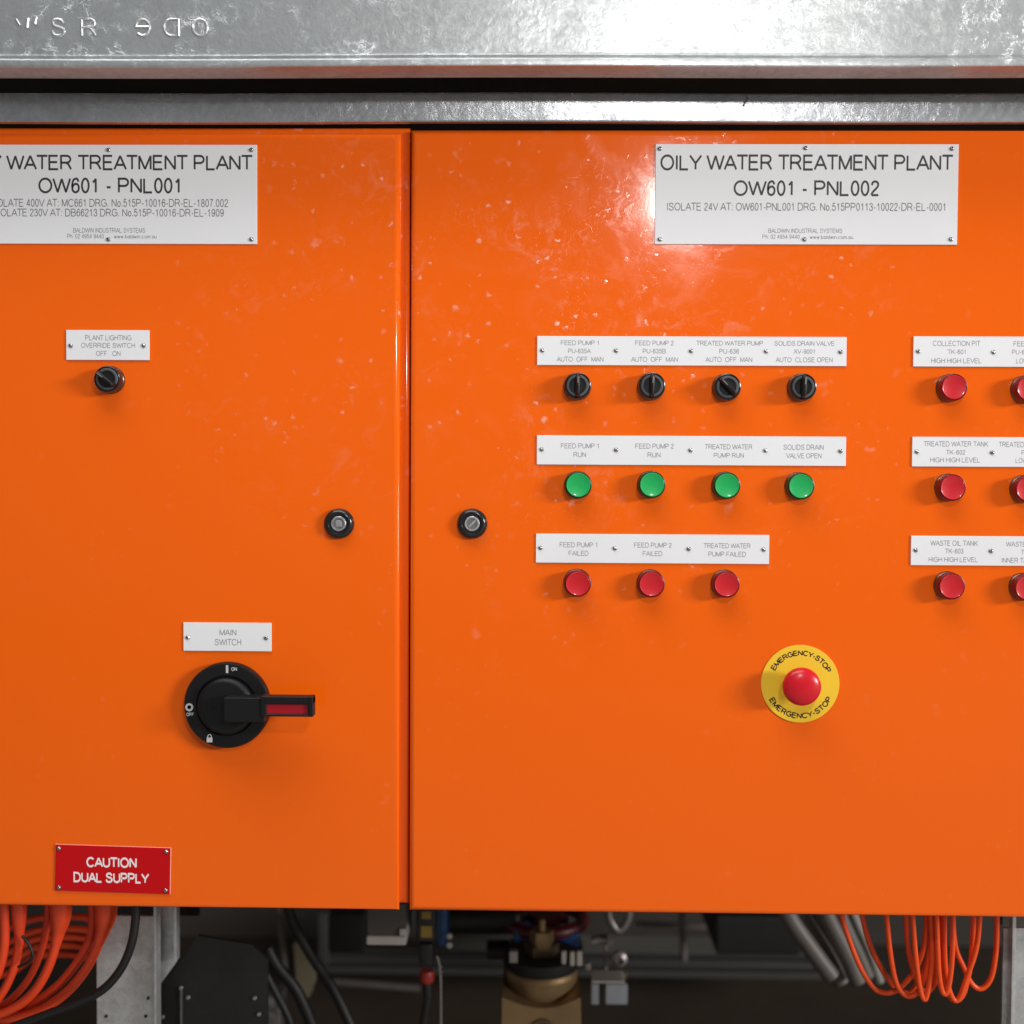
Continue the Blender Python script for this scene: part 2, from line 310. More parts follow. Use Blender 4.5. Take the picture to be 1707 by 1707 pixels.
# --- a plain sans serif drawn as strokes: cap height 1, each glyph = (width, strokes)
def arc(cx, cy_, rx, ry, a0, a1, n=14):
    return [(cx + rx * math.cos(math.radians(a0 + (a1 - a0) * k / n)), cy_ + ry * math.sin(math.radians(a0 + (a1 - a0) * k / n))) for k in range(n + 1)]
def crv(pts, n=4): return [(p.x, p.y) for p in spline([(x, y, 0) for x, y in pts], n)]
GL = {
 'A': (.74, [[(0, 0), (.37, 1), (.74, 0)], [(.12, .33), (.62, .33)]]),
 'B': (.62, [[(0, 0), (0, 1), (.34, 1)] + arc(.34, .765, .22, .235, 90, -90)[1:] + [(0, .53)], [(.34, .53)] + arc(.37, .265, .25, .265, 90, -90) + [(0, 0)]]),
 'C': (.72, [arc(.38, .5, .38, .5, 40, 320, 26)]),
 'D': (.68, [[(.30, 0), (0, 0), (0, 1), (.30, 1)] + arc(.30, .5, .38, .5, 90, -90, 18)[1:]]),
 'E': (.60, [[(.58, 1), (0, 1), (0, 0), (.60, 0)], [(0, .53), (.54, .53)]]),
 'F': (.56, [[(.56, 1), (0, 1), (0, 0)], [(0, .51), (.48, .51)]]),
 'G': (.76, [arc(.39, .5, .39, .5, 42, 310, 24) + [(.76, .17), (.76, .48), (.42, .48)]]),
 'H': (.64, [[(0, 0), (0, 1)], [(.64, 0), (.64, 1)], [(0, .53), (.64, .53)]]),
 'I': (.02, [[(.01, 0), (.01, 1)]]),
 'K': (.64, [[(0, 0), (0, 1)], [(.62, 1), (0, .36)], [(.22, .58), (.64, 0)]]),
 'L': (.52, [[(0, 1), (0, 0), (.52, 0)]]),
 'M': (.74, [[(0, 0), (0, 1), (.37, .02), (.74, 1), (.74, 0)]]),
 'N': (.64, [[(0, 0), (0, 1), (.64, 0), (.64, 1)]]),
 'O': (.80, [arc(.40, .5, .40, .5, 0, 360, 32)]),
 'P': (.62, [[(0, 0), (0, 1), (.36, 1)] + arc(.36, .735, .25, .265, 90, -90)[1:] + [(0, .47)]]),
 'R': (.68, [[(0, 0), (0, 1), (.38, 1)] + arc(.38, .745, .25, .255, 90, -90)[1:] + [(0, .49)], [(.36, .49), (.50, .36), (.68, 0)]]),
 'S': (.64, [crv([(.59, .74), (.50, .93), (.31, 1), (.11, .92), (.05, .76), (.13, .61), (.33, .53), (.53, .44), (.62, .27), (.52, .07), (.32, 0), (.10, .06), (.0, .29)])]),
 'T': (.64, [[(0, 1), (.64, 1)], [(.32, 1), (.32, 0)]]),
 'U': (.64, [[(0, 1), (0, .34)] + arc(.32, .34, .32, .34, 180, 360)[1:-1] + [(.64, .34), (.64, 1)]]),
 'V': (.70, [[(0, 1), (.35, 0), (.70, 1)]]),
 'W': (1.02, [[(0, 1), (.26, 0), (.51, .98), (.76, 0), (1.02, 1)]]),
 'X': (.68, [[(0, 0), (.66, 1)], [(.02, 1), (.68, 0)]]),
 'Y': (.68, [[(0, 1), (.34, .44), (.68, 1)], [(.34, .44), (.34, 0)]]),
 '0': (.50, [arc(.25, .5, .25, .5, 0, 360, 28)]),
 '1': (.50, [[(.08, .74), (.22, .84), (.30, 1), (.30, 0)]]),
 '2': (.50, [crv([(.02, .72), (.08, .92), (.26, 1), (.44, .91), (.48, .74), (.40, .56), (.22, .36), (.06, .18), (.0, 0)]) + [(.50, 0)]]),
 '3': (.50, [crv([(.02, .74), (.09, .93), (.25, 1), (.41, .92), (.45, .76), (.37, .60), (.20, .54)]), crv([(.20, .54), (.41, .48), (.50, .29), (.41, .07), (.23, 0), (.07, .07), (.0, .27)])]),
 '4': (.54, [[(.54, .25), (0, .25), (.40, 1), (.40, 0)]]),
 '5': (.50, [[(.46, 1), (.11, 1), (.04, .50)] + crv([(.04, .50), (.14, .61), (.27, .65), (.44, .55), (.50, .33), (.42, .09), (.23, 0), (.06, .07), (.0, .26)])[1:]]),
 '6': (.50, [crv([(.47, .77), (.40, .95), (.26, 1), (.09, .88), (.01, .60), (.01, .35), (.06, .11), (.25, 0), (.43, .10), (.50, .32), (.43, .54), (.27, .62), (.10, .53), (.02, .36)])]),
 '7': (.50, [[(0, 1), (.50, 1)] + crv([(.50, 1), (.32, .72), (.20, .36), (.15, 0)])[1:]]),
 '8': (.50, [arc(.25, .765, .20, .235, 0, 360, 20), arc(.25, .265, .25, .265, 0, 360, 22)]),
 '9': (.50, [[(.50 - x, 1 - y) for x, y in crv([(.47, .77), (.40, .95), (.26, 1), (.09, .88), (.01, .60), (.01, .35), (.06, .11), (.25, 0), (.43, .10), (.50, .32), (.43, .54), (.27, .62), (.10, .53), (.02, .36)])]]),
 '-': (.28, [[(0, .37), (.28, .37)]]), '.': (.10, [[(.05, 0), (.05, .13)]]), ':': (.10, [[(.05, 0), (.05, .13)], [(.05, .60), (.05, .73)]]),
 'a': (.46, [[(.46, .68), (.46, 0)], arc(.23, .34, .23, .34, 0, 360, 18)]), 'b': (.46, [[(0, 1), (0, 0)], arc(.23, .34, .23, .34, 0, 360, 18)]),
 'c': (.44, [arc(.23, .34, .23, .34, 45, 315, 18)]), 'd': (.46, [[(.46, 1), (.46, 0)], arc(.23, .34, .23, .34, 0, 360, 18)]),
 'e': (.46, [[(.0, .36), (.46, .36)] + arc(.23, .34, .23, .34, 0, 315, 20)]), 'h': (.42, [[(0, 1), (0, 0)], [(0, .45)] + arc(.21, .47, .21, .22, 170, 0, 10) + [(.42, 0)]]),
 'i': (.02, [[(.01, 0), (.01, .68)], [(.01, .92), (.01, .98)]]), 'l': (.02, [[(.01, 0), (.01, 1)]]),
 'm': (.70, [[(0, .69), (0, 0)], [(0, .45)] + arc(.175, .5, .175, .19, 170, 0, 8) + [(.35, 0)], [(.35, .45)] + arc(.525, .5, .175, .19, 170, 0, 8) + [(.70, 0)]]),
 'n': (.42, [[(0, .69), (0, 0)], [(0, .45)] + arc(.21, .47, .21, .22, 170, 0, 10) + [(.42, 0)]]),
 'o': (.48, [arc(.24, .34, .24, .34, 0, 360, 20)]), 'u': (.42, [[(0, .69), (0, .22)] + arc(.21, .22, .21, .22, 180, 360, 8) + [(.42, .69)], [(.42, .25), (.42, 0)]]),
 'w': (.64, [[(0, .69), (.17, 0), (.32, .67), (.47, 0), (.64, .69)]]),
}
class Glyphs:
    def __init__(self): self.v = []; self.f = []
def ribbon(g, pts, t, z):
    pts = [Vector(p) for p in pts]
    for i in range(1, len(pts) - 1):
        a, b = pts[i] - pts[i - 1], pts[i + 1] - pts[i]
        if a.length > 1e-4 and b.length > 1e-4 and a.normalized().dot(b.normalized()) < -0.15:
            ribbon(g, pts[:i + 1], t, z); ribbon(g, pts[i:], t, z + 0.04); return
    q = [pts[0]]
    for p in pts[1:]:
        if (p - q[-1]).length > 1e-4: q.append(p)
    pts = q; n = len(pts); closed = (pts[0] - pts[-1]).length < 1e-3 and n > 3
    if closed: pts = pts[:-1]; n -= 1
    L = []
    for i, p in enumerate(pts):
        a = pts[i - 1] if (i > 0 or closed) else None; b = pts[(i + 1) % n] if (i < n - 1 or closed) else None
        d0 = (p - a).normalized() if a is not None else None; d1 = (b - p).normalized() if b is not None else None
        if d0 is None: d0 = d1
        if d1 is None: d1 = d0
        n0 = Vector((-d0.y, d0.x)); n1 = Vector((-d1.y, d1.x)); m = n0 + n1
        m = n1 if m.length < 1e-3 else m.normalized()
        k = 1 / max(0.42, m.dot(n1))
        L.append((p + m * t * k, p - m * t * k))
    base = len(g.v)
    for a, b in L: g.v += [Vector((a.x, a.y, z)), Vector((b.x, b.y, z))]
    for i in range(n if closed else n - 1):
        j = (i + 1) % n; g.f.append((base + 2 * i, base + 2 * i + 1, base + 2 * j + 1, base + 2 * j))
ADV = dict(E=.66, R=.76, M=.86, N=.72, P=.70, L=.58, O=.90, Y=.86, I=.08, A=.88, T=.80, D=.76, C=.82, G=.84, H=.72, S=.74, U=.72, V=.86, W=1.26, K=.78, X=.84, B=.72, F=.62)
SLIM = set('AVYTWX')
def layout(s):
    x = 0; out = []
    for ch in s:
        if ch == ' ': x += 0.39; continue
        wd, st = GL[ch]; W = ADV.get(ch, wd); f = W / wd; side = 0.03 if ch in SLIM else 0.115
        if ch == 'I': st = [[(.01 * 4 / f, 0), (.01 * 4 / f, 1)]]
        out.append((x + side, W, [[(px__ * f, py__) for px__, py__ in k] for k in st])); x += W + 2 * side
    return out
def glyph_mesh(s, t=0.05):
    g = Glyphs(); z = 0
    for x, wd, st in layout(s):
        for i, k in enumerate(st):
            ribbon(g, [(x + px__, t + py__ * (1 - 2 * t)) for px__, py__ in k], t, i * 0.12)
    return g
def cap_box(g):
    xs = [v.x for v in g.v]
    return min(xs), max(xs), 0.0, 1.0
def add_glyphs(bm, g, fn):
    base = [bm.verts.new(fn(v)) for v in g.v]
    for f in g.f:
        try: bm.faces.new([base[i] for i in f])
        except ValueError: pass
def text_fit(bm, s, x0, x1, yt, yb, Y, t=0.05, relief=0.00012, tilt=0.0):
    """Letters fitted into the rectangle x0..x1 / yt..yb (photo coordinates on the plane Y)."""
    me = glyph_mesh(s, t); a, b, c, d = cap_box(me)
    p0, p1 = at(x0, (yt + yb) / 2, Y), at(x1, (yt + yb) / 2 + tilt, Y)
    z1, z0 = at((x0 + x1) / 2, yt, Y).z, at((x0 + x1) / 2, yb, Y).z
    slope = (p1.z - p0.z) / (p1.x - p0.x) if tilt else 0.0
    mid = (p0.x + p1.x) / 2
    def fn(co):
        x = p0.x + (co.x - a) / (b - a) * (p1.x - p0.x)
        return Vector((x, Y - relief * (0.3 + co.z), z0 + (co.y - c) / (d - c) * (z1 - z0) + slope * (x - mid)))
    add_glyphs(bm, me, fn)

# ------------------------------------------------------------------ the setting
def structure(name, bm, mat):
    return tag(finish(name, bm, mat, None), kind='structure')
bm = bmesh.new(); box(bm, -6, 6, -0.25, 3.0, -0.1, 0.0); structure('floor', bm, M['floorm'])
bm = bmesh.new(); box(bm, -9, 9, -9, -0.253, -0.15, -0.03); structure('ground', bm, M['concrete'])  # unseen pale slab added to bounce light up onto the lower doors
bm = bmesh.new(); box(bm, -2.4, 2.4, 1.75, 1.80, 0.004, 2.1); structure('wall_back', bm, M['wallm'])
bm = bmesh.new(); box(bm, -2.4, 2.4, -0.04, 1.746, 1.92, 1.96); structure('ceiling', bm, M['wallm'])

# ------------------------------------------------------------------ galvanised steel above the cabinets
XL, XR = -1.05, 1.15
def profile_bar(bm, prof, x0, x1):
    n = 40
    rows = []
    for k in range(n + 1):
        x = x0 + (x1 - x0) * k / n
        rows.append([bm.verts.new((x, y, z + 0.0006 * math.sin(x * 9 + z) )) for y, z in prof])
    for A, B in zip(rows, rows[1:]):
        for i in range(len(prof)):
            j = (i + 1) % len(prof); bm.faces.new((A[i], A[j], B[j], B[i]))
    bm.faces.new(rows[0]); bm.faces.new(rows[-1])
DY = 0.010; zb = at(853, 111, -0.10 + DY).z; zt = ZC + 0.75; zl = at(853, 94, -0.10 + DY).z
beam = thing('steel_beam', (0, -0.08, zb), 'wide galvanised steel beam with stamped characters across the top', 'beam')
prof = [(-0.094, zt), (-0.094, zl + .006), (-0.0948, zl + .003), (-0.0935, zl + .0008), (-0.0935, zl - 0.0005), (-0.0985, zl - 0.0015), (-0.100, zl - 0.003),
        (-0.1003, zb + 0.0022), (-0.0995, zb + 0.0006), (-0.098, zb), (-0.064, zb), (-0.0632, zb + .001), (-0.063, zb + 0.006), (-0.066, zb + 0.007), (-0.084, zb + 0.008), (-0.086, zt)]
prof = [(y + DY - max(0, z - zl - .003) * (0.045 if y < -0.09 else 0), z) for y, z in prof]
bm = bmesh.new(); profile_bar(bm, prof, XL, XR)
o = finish('flange', bm, M['galv'], beam, beam.location)
bm = bmesh.new()
YB = -0.094 + DY
for ch, x0, x1, mir in (('S', 87, 108, False), ('R', 137, 160, False), ('e', 227, 250, True), ('D', 274, 298, True), ('O', 322, 346, False)):
    wd, st = GL[ch]; top = .68 if ch == 'e' else 1
    for k in st:
        pts = [at(x0 + (x1 - x0) * ((1 - x / wd) if mir else x / wd), 60 - 27 * y / top, YB) for x, y in k]
        tube(bm, [p + Vector((0, -(p.z - zl) * 0.045 + 0.0007, 0)) for p in pts], 0.0016, 8, False)
for a, b in (((27, 32), (33, 42)), ((47, 30), (45, 46)), ((61, 28), (58, 40))):
    tube(bm, [at(*a, YB - .002), at(*b, YB - .002)], 0.0010, 6, False)
finish('stamped_lettering', bm, M['galv'], beam, beam.location)

z1, z0 = at(853, 155, -0.0060).z, at(853, 204, -0.0060).z
bm = bmesh.new()
r_ = 0.0025
TL = -0.0020
prof = [(-0.006 + TL, z1 - r_), (-0.006 + TL + r_ * .3, z1 - r_ * .3), (-0.006 + TL + r_, z1), (0.044, z1), (0.044, z1 - 0.005), (0.001, z1 - 0.005), (0.001, z0), (-0.006 + r_, z0), (-0.006 + r_ * .3, z0 + r_ * .3), (-0.006, z0 + r_)]
profile_bar(bm, prof, XL, XR)
RAIL = solid('steel_rail', bm, M['rail'], 'narrow galvanised steel rail running just above both orange cabinets', 'rail')

bm = bmesh.new()
tube(bm, [at(1243, 158, -.0079), at(1246, 166, -.0077), at(1241, 172, -.0073), at(1239, 177, -.0071)], [0.0005, 0.0016, 0.0006, 0.0015], 7)
finish('scar', bm, M['fit'], RAIL, RAIL.location)
# ------------------------------------------------------------------ cabinets
def round_slab(bm, x0, x1, z0, z1, y0, y1, r=0.0060, n=9):
    """A folded door: front face at y0 with rounded front edges"""
    def loop(q, y): return [bm.verts.new(p) for p in ((x0 + q, y, z0 + q), (x1 - q, y, z0 + q), (x1 - q, y, z1 - q), (x0 + q, y, z1 - q))]
    loops = [loop(r + 0.001, y0)]
    for k in range(n + 1):
        a = PI / 2 * k / n
        loops.append(loop(r * (1 - math.sin(a)), y0 + r * (1 - math.cos(a))))
    loops.append(loop(0, y0 + r + 0.001))
    loops.append([bm.verts.new(p) for p in ((x0, y1, z0), (x1, y1, z0), (x1, y1, z1), (x0, y1, z1))])
    bm.faces.new(loops[0]); bm.faces.new(loops[-1])
    for A, B in zip(loops, loops[1:]):
        for i in range(4):
            j = (i + 1) % 4; bm.faces.new((A[i], A[j], B[j], B[i]))

YF = 0.0            # door fronts
BODY = 0.020
zbot = at(853, 1521).z
left_x1 = at(666, 860).x; right_x0 = at(683.6, 860).x
LX0, RX1 = -0.88, 0.86
ZT_L = at(640, 221.5).z; ZT_R = at(1200, 215.5).z
lcab = thing('electrical_cabinet', ((LX0 + left_x1) / 2, 0.12, zbot), 'orange electrical cabinet on the left with rotary main switch and red caution plate', 'cabinet', 'orange cabinets under the steel rail')
rcab = thing('electrical_cabinet', ((RX1 + right_x0) / 2, 0.12, zbot), 'orange electrical cabinet on the right with pilot lights and yellow ringed emergency stop', 'cabinet', 'orange cabinets under the steel rail')
for cab, x0, x1, zt_, bx0, bx1, bz1 in ((lcab, LX0, left_x1, ZT_L, LX0 - 0.004, at(682, 860, 0.0085).x, at(500, 212, 0.0085).z),
                                   (rcab, right_x0, RX1, ZT_R, at(690, 860, 0.018).x, RX1 + 0.004, at(1200, 219, 0.018).z)):
    bm = bmesh.new(); round_slab(bm, bx0, bx1, zbot + 0.005, bz1, 0.0085 if cab is lcab else 0.022, 0.26, 0.0045, 7); finish('cabinet_body', bm, M['paint'], cab, cab.location, ang=60, wn=False)
    bm = bmesh.new(); round_slab(bm, x0, x1, zbot, zt_, YF, 0.0080 if cab is lcab else 0.0195); finish('door', bm, M['paint'], cab, cab.location, ang=60, wn=False)

def part_at(name, bm, mat, cab, c, label=None):
    """bm is built round (0,0,0); c is the world point on the door it is fixed to"""
    o = finish(name, bm, mat, cab); o.location = Vector(c) - Vector(cab.location)
    if label: o['label'] = label
    return o

# --- screws (built once, copied)
bm = bmesh.new(); lathe(bm, (0, 0, 0), [(0.0027, -0.0004), (0.0027, 0.0003), (0.0024, 0.0009), (0.0016, 0.0015), (0.0008, 0.00175), (0.0, 0.0018)], 20)
SCREW = bpy.data.meshes.new('screw'); bm.to_mesh(SCREW); bm.free(); SCREW.materials.append(M['steel'])
for p in SCREW.polygons: p.use_smooth = True
def screw(parent, cab, px, py, Y):
    o = bpy.data.objects.new('screw', SCREW); COL.objects.link(o); o.parent = parent
    o.location = at(px, py, Y) - Vector(cab.location); o.rotation_euler = (0, random.uniform(0, 6), 0)
    o.scale = (0.92, 1, 0.92)

PT = 0.0016   # plate thickness
def nameplate(cab, x0, y0, x1, y1, screws, lines, label, mat='white', ink='greyink', tilt=0.0):
    a, b = at(x0, y0, -PT), at(x1, y1, -PT)
    zc_l = [(at(x0, y, -PT).z) for y in (y0, y1)]
    bm = bmesh.new(); box(bm, a.x, b.x, -PT, -0.0002, b.z, a.z, 0.0004, 2)
    if tilt:
        c = Vector(((a.x + b.x) / 2, 0, (a.z + b.z) / 2))
        bmesh.ops.rotate(bm, verts=bm.verts, cent=c, matrix=Matrix.Rotation(tilt, 3, 'Y'))
    pl = finish('nameplate', bm, M[mat], cab, cab.location); pl['label'] = label
    for i, (sx, sy_) in enumerate(screws): screw(pl, cab, sx, sy_, -PT)
    blocks = {}
    for L in lines:
        s, tx0, tx1, ty0, ty1 = L[:5]; t = L[5] if len(L) > 5 else 0.064; k = L[6] if len(L) > 6 else ink; tl = L[7] if len(L) > 7 else 0
        cx_ = (tx0 + tx1) / 2; key = None
        for q in blocks:
            if q[1] == k and abs(q[0] - cx_) < 24 and (k == ink or abs(q[2] - ty0) < 22): key = q
        key = key or (cx_, k, ty0)
        text_fit(blocks.setdefault(key, bmesh.new()) if key not in blocks else blocks[key], s, tx0, tx1, ty0, ty1, -PT - 0.00005, t, tilt=tl)
    for q, bm in blocks.items(): finish('fine_lettering' if q[1] != ink else 'lettering', bm, M[q[1]], pl, cab.location, flat=True)
    return pl

nameplate(lcab, -74, 241, 428.5, 407, [(-66, 250), (181, 250), (419, 250), (-66, 399), (181, 399), (419, 399)], [
    ('OILY WATER TREATMENT PLANT', -66, 420.5, 258, 284, 0.070), ('OW601 - PNL001', 64, 299.5, 296, 322.5, 0.070),
    ('ISOLATE 400V AT: MC661 DRG. No.515P-10016-DR-EL-1807.002', -17, 380, 331.5, 345, 0.058, 'smallink'),
    ('ISOLATE 230V AT: DB66213 DRG. No.515P-10016-DR-EL-1909', -11, 373, 348, 361, 0.058, 'smallink'),
    ('BALDWIN INDUSTRIAL SYSTEMS', 122, 242, 380, 388, 0.052, 'smallink'),
    ('Ph: 02 4954 9440', 112, 173, 390, 397.5, 0.052, 'smallink'), ('www.baldwin.com.au', 190, 261, 391, 397.5, 0.052, 'smallink')],
    'large white plate reading OILY WATER TREATMENT PLANT OW601 - PNL001', ink='ink')
nameplate(rcab, 1093, 240, 1595.5, 408, [(1100, 248), (1343, 247), (1587, 248), (1100, 399), (1341, 399), (1585, 399)], [
    ('OILY WATER TREATMENT PLANT', 1101, 1588.5, 257.5, 284.5, 0.070), ('OW601 - PNL002', 1223, 1465.5, 300.5, 327, 0.070),
    ('ISOLATE 24V AT: OW601-PNL001 DRG. No.515PP0113-10022-DR-EL-0001', 1112, 1575.5, 338, 351.5, 0.058, 'smallink'),
    ('BALDWIN INDUSTRIAL SYSTEMS', 1281, 1404, 381, 388.5, 0.052, 'smallink'),
    ('Ph: 02 4954 9440', 1271, 1333, 391, 398, 0.052, 'smallink'), ('www.baldwin.com.au', 1350, 1422, 392, 398.5, 0.052, 'smallink')],
    'large white plate reading OILY WATER TREATMENT PLANT OW601 - PNL002', ink='ink')
nameplate(lcab, 110, 550, 249, 600.5, [(118, 576), (239.5, 576)], [('PLANT LIGHTING', 142, 219, 558.5, 567.5), ('OVERRIDE SWITCH', 135, 225, 571.5, 580), ('OFF   ON', 160, 201, 585, 593.5)],
          'small white plate reading PLANT LIGHTING OVERRIDE SWITCH')
nameplate(lcab, 305.5, 1037.5, 452.5, 1086, [(313, 1062.5), (443.5, 1063.5)], [('MAIN', 366, 394, 1049, 1059.5), ('SWITCH', 358, 402, 1065, 1076)], 'small white plate reading MAIN SWITCH')
r3 = lambda a, b, c, dy=0: [(a[0], a[1], a[2], 567.5 + dy, 575.5 + dy), (b[0], b[1], b[2], 581 + dy, 589 + dy), (c[0], c[1], c[2], 594.5 + dy, 603 + dy)]
nameplate(rcab, 895.5, 560, 1411, 610.5, [(904, 584), (1027, 584.5), (1152, 585), (1277, 585.5), (1401, 586.5)],
    r3(('FEED PUMP 1', 935, 998), ('PU-635A', 947, 985), ('AUTO  OFF  MAN', 928, 1006)) + r3(('FEED PUMP 2', 1059, 1123), ('PU-635B', 1071.5, 1110), ('AUTO  OFF  MAN', 1052, 1130), .3)
    + r3(('TREATED WATER PUMP', 1161, 1272), ('PU-636', 1199, 1232), ('AUTO  OFF  MAN', 1176, 1254), .6) + r3(('SOLIDS DRAIN VALVE', 1291, 1391), ('XV-9001', 1323, 1358), ('AUTO  CLOSE OPEN', 1293, 1388), 1),
    'long white plate lettered for the row of four black selector switches')
nameplate(rcab, 895, 725.5, 1410, 777, [(903, 749), (1027, 750), (1151, 750.5), (1276, 751), (1401, 752)], [
    ('FEED PUMP 1', 935, 998, 739, 747.5), ('RUN', 956, 977, 753.5, 762), ('FEED PUMP 2', 1059, 1123, 739.5, 748), ('RUN', 1079.5, 1101, 754, 762.5),
    ('TREATED WATER', 1175, 1254, 740.5, 749), ('PUMP RUN', 1190, 1240, 755, 763), ('SOLIDS DRAIN', 1306, 1373, 741, 750), ('VALVE OPEN', 1310.5, 1369.5, 755.5, 764)],
    'long white plate above the row of green pilot lights')
nameplate(rcab, 893.5, 889.5, 1282, 940.5, [(901, 913), (1025, 914), (1148, 915), (1273, 916)], [
    ('FEED PUMP 1', 933, 995.5, 904, 912.5), ('FAILED', 948, 981, 918, 926.5), ('FEED PUMP 2', 1057, 1119.5, 904.5, 913), ('FAILED', 1071.5, 1104, 918.5, 927),
    ('TREATED WATER', 1173, 1251, 905.5, 914), ('PUMP FAILED', 1181, 1243.5, 919.5, 928)], 'white plate above the three red pilot lights marked FAILED')
for (x0, y0, y1, sc, t, lab) in (
    (1523, 560.5, 612, 585.5, [('COLLECTION PIT', 1555, 1634, 568, 577), ('TK-601', 1579.5, 1609.5, 582.5, 590.5), ('HIGH HIGH LEVEL', 1552, 1636, 597, 605.5),
        ('FEED PUMP 1', 1689.5, 1752, 569, 577.5), ('PU-635A', 1687, 1725, 583, 591), ('LOW FLOW', 1694, 1742, 597.5, 606)], 'COLLECTION PIT'),
    (1521, 728, 779, 753, [('TREATED WATER TANK', 1540, 1647.5, 735.5, 744.5), ('TK-602', 1577, 1609, 750, 758), ('HIGH HIGH LEVEL', 1550.5, 1633.5, 762.5, 771),
        ('TREATED WATER', 1665, 1743, 736.5, 745.5), ('PU-636', 1703, 1734, 750.5, 758.5), ('LOW FLOW', 1693, 1741, 763.5, 772)], 'TREATED WATER TANK'),
    (1519, 893, 944, 917, [('WASTE OIL TANK', 1551, 1630, 901, 910), ('TK-603', 1575.5, 1606, 914.5, 923), ('HIGH HIGH LEVEL', 1548, 1629.5, 928.5, 937),
        ('WASTE OIL TANK', 1677, 1756, 903, 911.5), ('TK-603', 1702, 1732, 916.5, 924.5), ('INNER TANK LEAK', 1670, 1754, 930, 938.5)], 'WASTE OIL TANK')):
    nameplate(rcab, x0, y0, x0 + 260, y1, [(x0 + 7.5, sc), (x0 + 133, sc + 1.5), (x0 + 252, sc + 2.5)], t, 'white plate beginning with %s at the right edge' % lab)
# red caution plate: red face on a pale core, hung slightly crooked
cp_ = nameplate(lcab, 91.5, 1410, 283.5, 1489, [(98, 1414.5), (277, 1420), (98, 1479.5), (276, 1484.5)],
    [('CAUTION', 144, 228, 1429, 1446.5, 0.092, 'whiteink', 1.5), ('DUAL SUPPLY', 122.5, 248.5, 1454.5, 1472, 0.092, 'whiteink', 2.6)], 'red plate reading CAUTION DUAL SUPPLY, hung slightly crooked', 'red_lam', 'whiteink', math.radians(1.2))
bm = bmesh.new(); a, b = at(91.5, 1410, -.0008), at(284.8, 1489, -.0008); a.z += 0.0006
box(bm, a.x, b.x, -0.0009, -0.0001, b.z, a.z, 0.0002, 1)
bmesh.ops.rotate(bm, verts=bm.verts, cent=((a.x + b.x) / 2, 0, (a.z + b.z) / 2), matrix=Matrix.Rotation(math.radians(1.2), 3, 'Y'))
finish('plate_edge', bm, M['red_core'], cp_, lcab.location)

# --- pilot lights
def mesh_of(bm, mat, ang=35):
    me = bpy.data.meshes.new('m'); bmesh.ops.recalc_face_normals(bm, faces=bm.faces); bm.to_mesh(me); bm.free(); me.materials.append(mat)
    for p in me.polygons: p.use_smooth = True
    me.set_sharp_from_angle(angle=math.radians(ang)); return me
bm = bmesh.new(); lathe(bm, (0, 0, 0), [(0.0151, 0.0001), (0.0151, 0.0018), (0.0143, 0.0030), (0.0137, 0.0034)], 56); COLLAR = mesh_of(bm, M['chrome'])
def lens(mat):
    bm = bmesh.new()
    p = [(0.0128, 0.0032), (0.0130, 0.0140), (0.0128, 0.0151), (0.0123, 0.0156), (0.0118, 0.0154)]
    for k in range(1, 9): r = 0.0118 * (1 - k / 8); p.append((r, 0.0154 - 0.0013 * (1 - (r / 0.0118) ** 2)))
    lathe(bm, (0, 0, 0), p, 56); return mesh_of(bm, mat, 50)
LENS = {'green': lens(M['green']), 'red': lens(M['redlens'])}
def lens_ring(mat):
    bm = bmesh.new(); lathe(bm, (0, 0, 0), [(0.0130, 0.003), (0.0142, 0.0034), (0.0145, 0.0132), (0.0142, 0.0143), (0.0136, 0.0146), (0.0131, 0.0142), (0.0129, 0.0100)], 56); return mesh_of(bm, mat)
RING = {'green': lens_ring(simple('green_rim', (0.003, 0.028, 0.008), 0.35)), 'red': lens_ring(simple('red_rim', (0.17, 0.002, 0.004), 0.35))}
def child(name, me, parent, loc=(0, 0, 0), label=None):
    o = bpy.data.objects.new(name, me); COL.objects.link(o); o.parent = parent; o.location = loc
    if label: o['label'] = label
    return o
def pilot(px, py, kind, where):
    # centre measured on the cap, which stands 15 mm proud of the door
    c = at(px, py, -0.0145); c.y = 0
    o = child('pilot_light', COLLAR, rcab, c - Vector(rcab.location), '%s pilot light %s' % (kind, where))
    child('lens', LENS[kind], o); child('lens_rim', RING[kind], o)
for px, py, w_ in ((964, 808.5, 'under FEED PUMP 1 RUN'), (1087, 808, 'under FEED PUMP 2 RUN'), (1212, 809.5, 'under TREATED WATER PUMP RUN'), (1335.5, 810.5, 'under SOLIDS DRAIN VALVE OPEN')):
    pilot(px, py, 'green', w_)
for px, py, w_ in ((963, 973, 'under FEED PUMP 1 FAILED'), (1086, 974, 'under FEED PUMP 2 FAILED'), (1211, 974.5, 'under TREATED WATER PUMP FAILED'),
    (1590.5, 645.5, 'under COLLECTION PIT'), (1716, 648, 'cut off by the right edge, top row'), (1588, 813, 'under TREATED WATER TANK'), (1714.5, 815.5, 'cut off by the right edge, middle row'),
    (1586.5, 977.5, 'under WASTE OIL TANK'), (1713, 980, 'cut off by the right edge, bottom row')):
    pilot(px, py, 'red', w_)

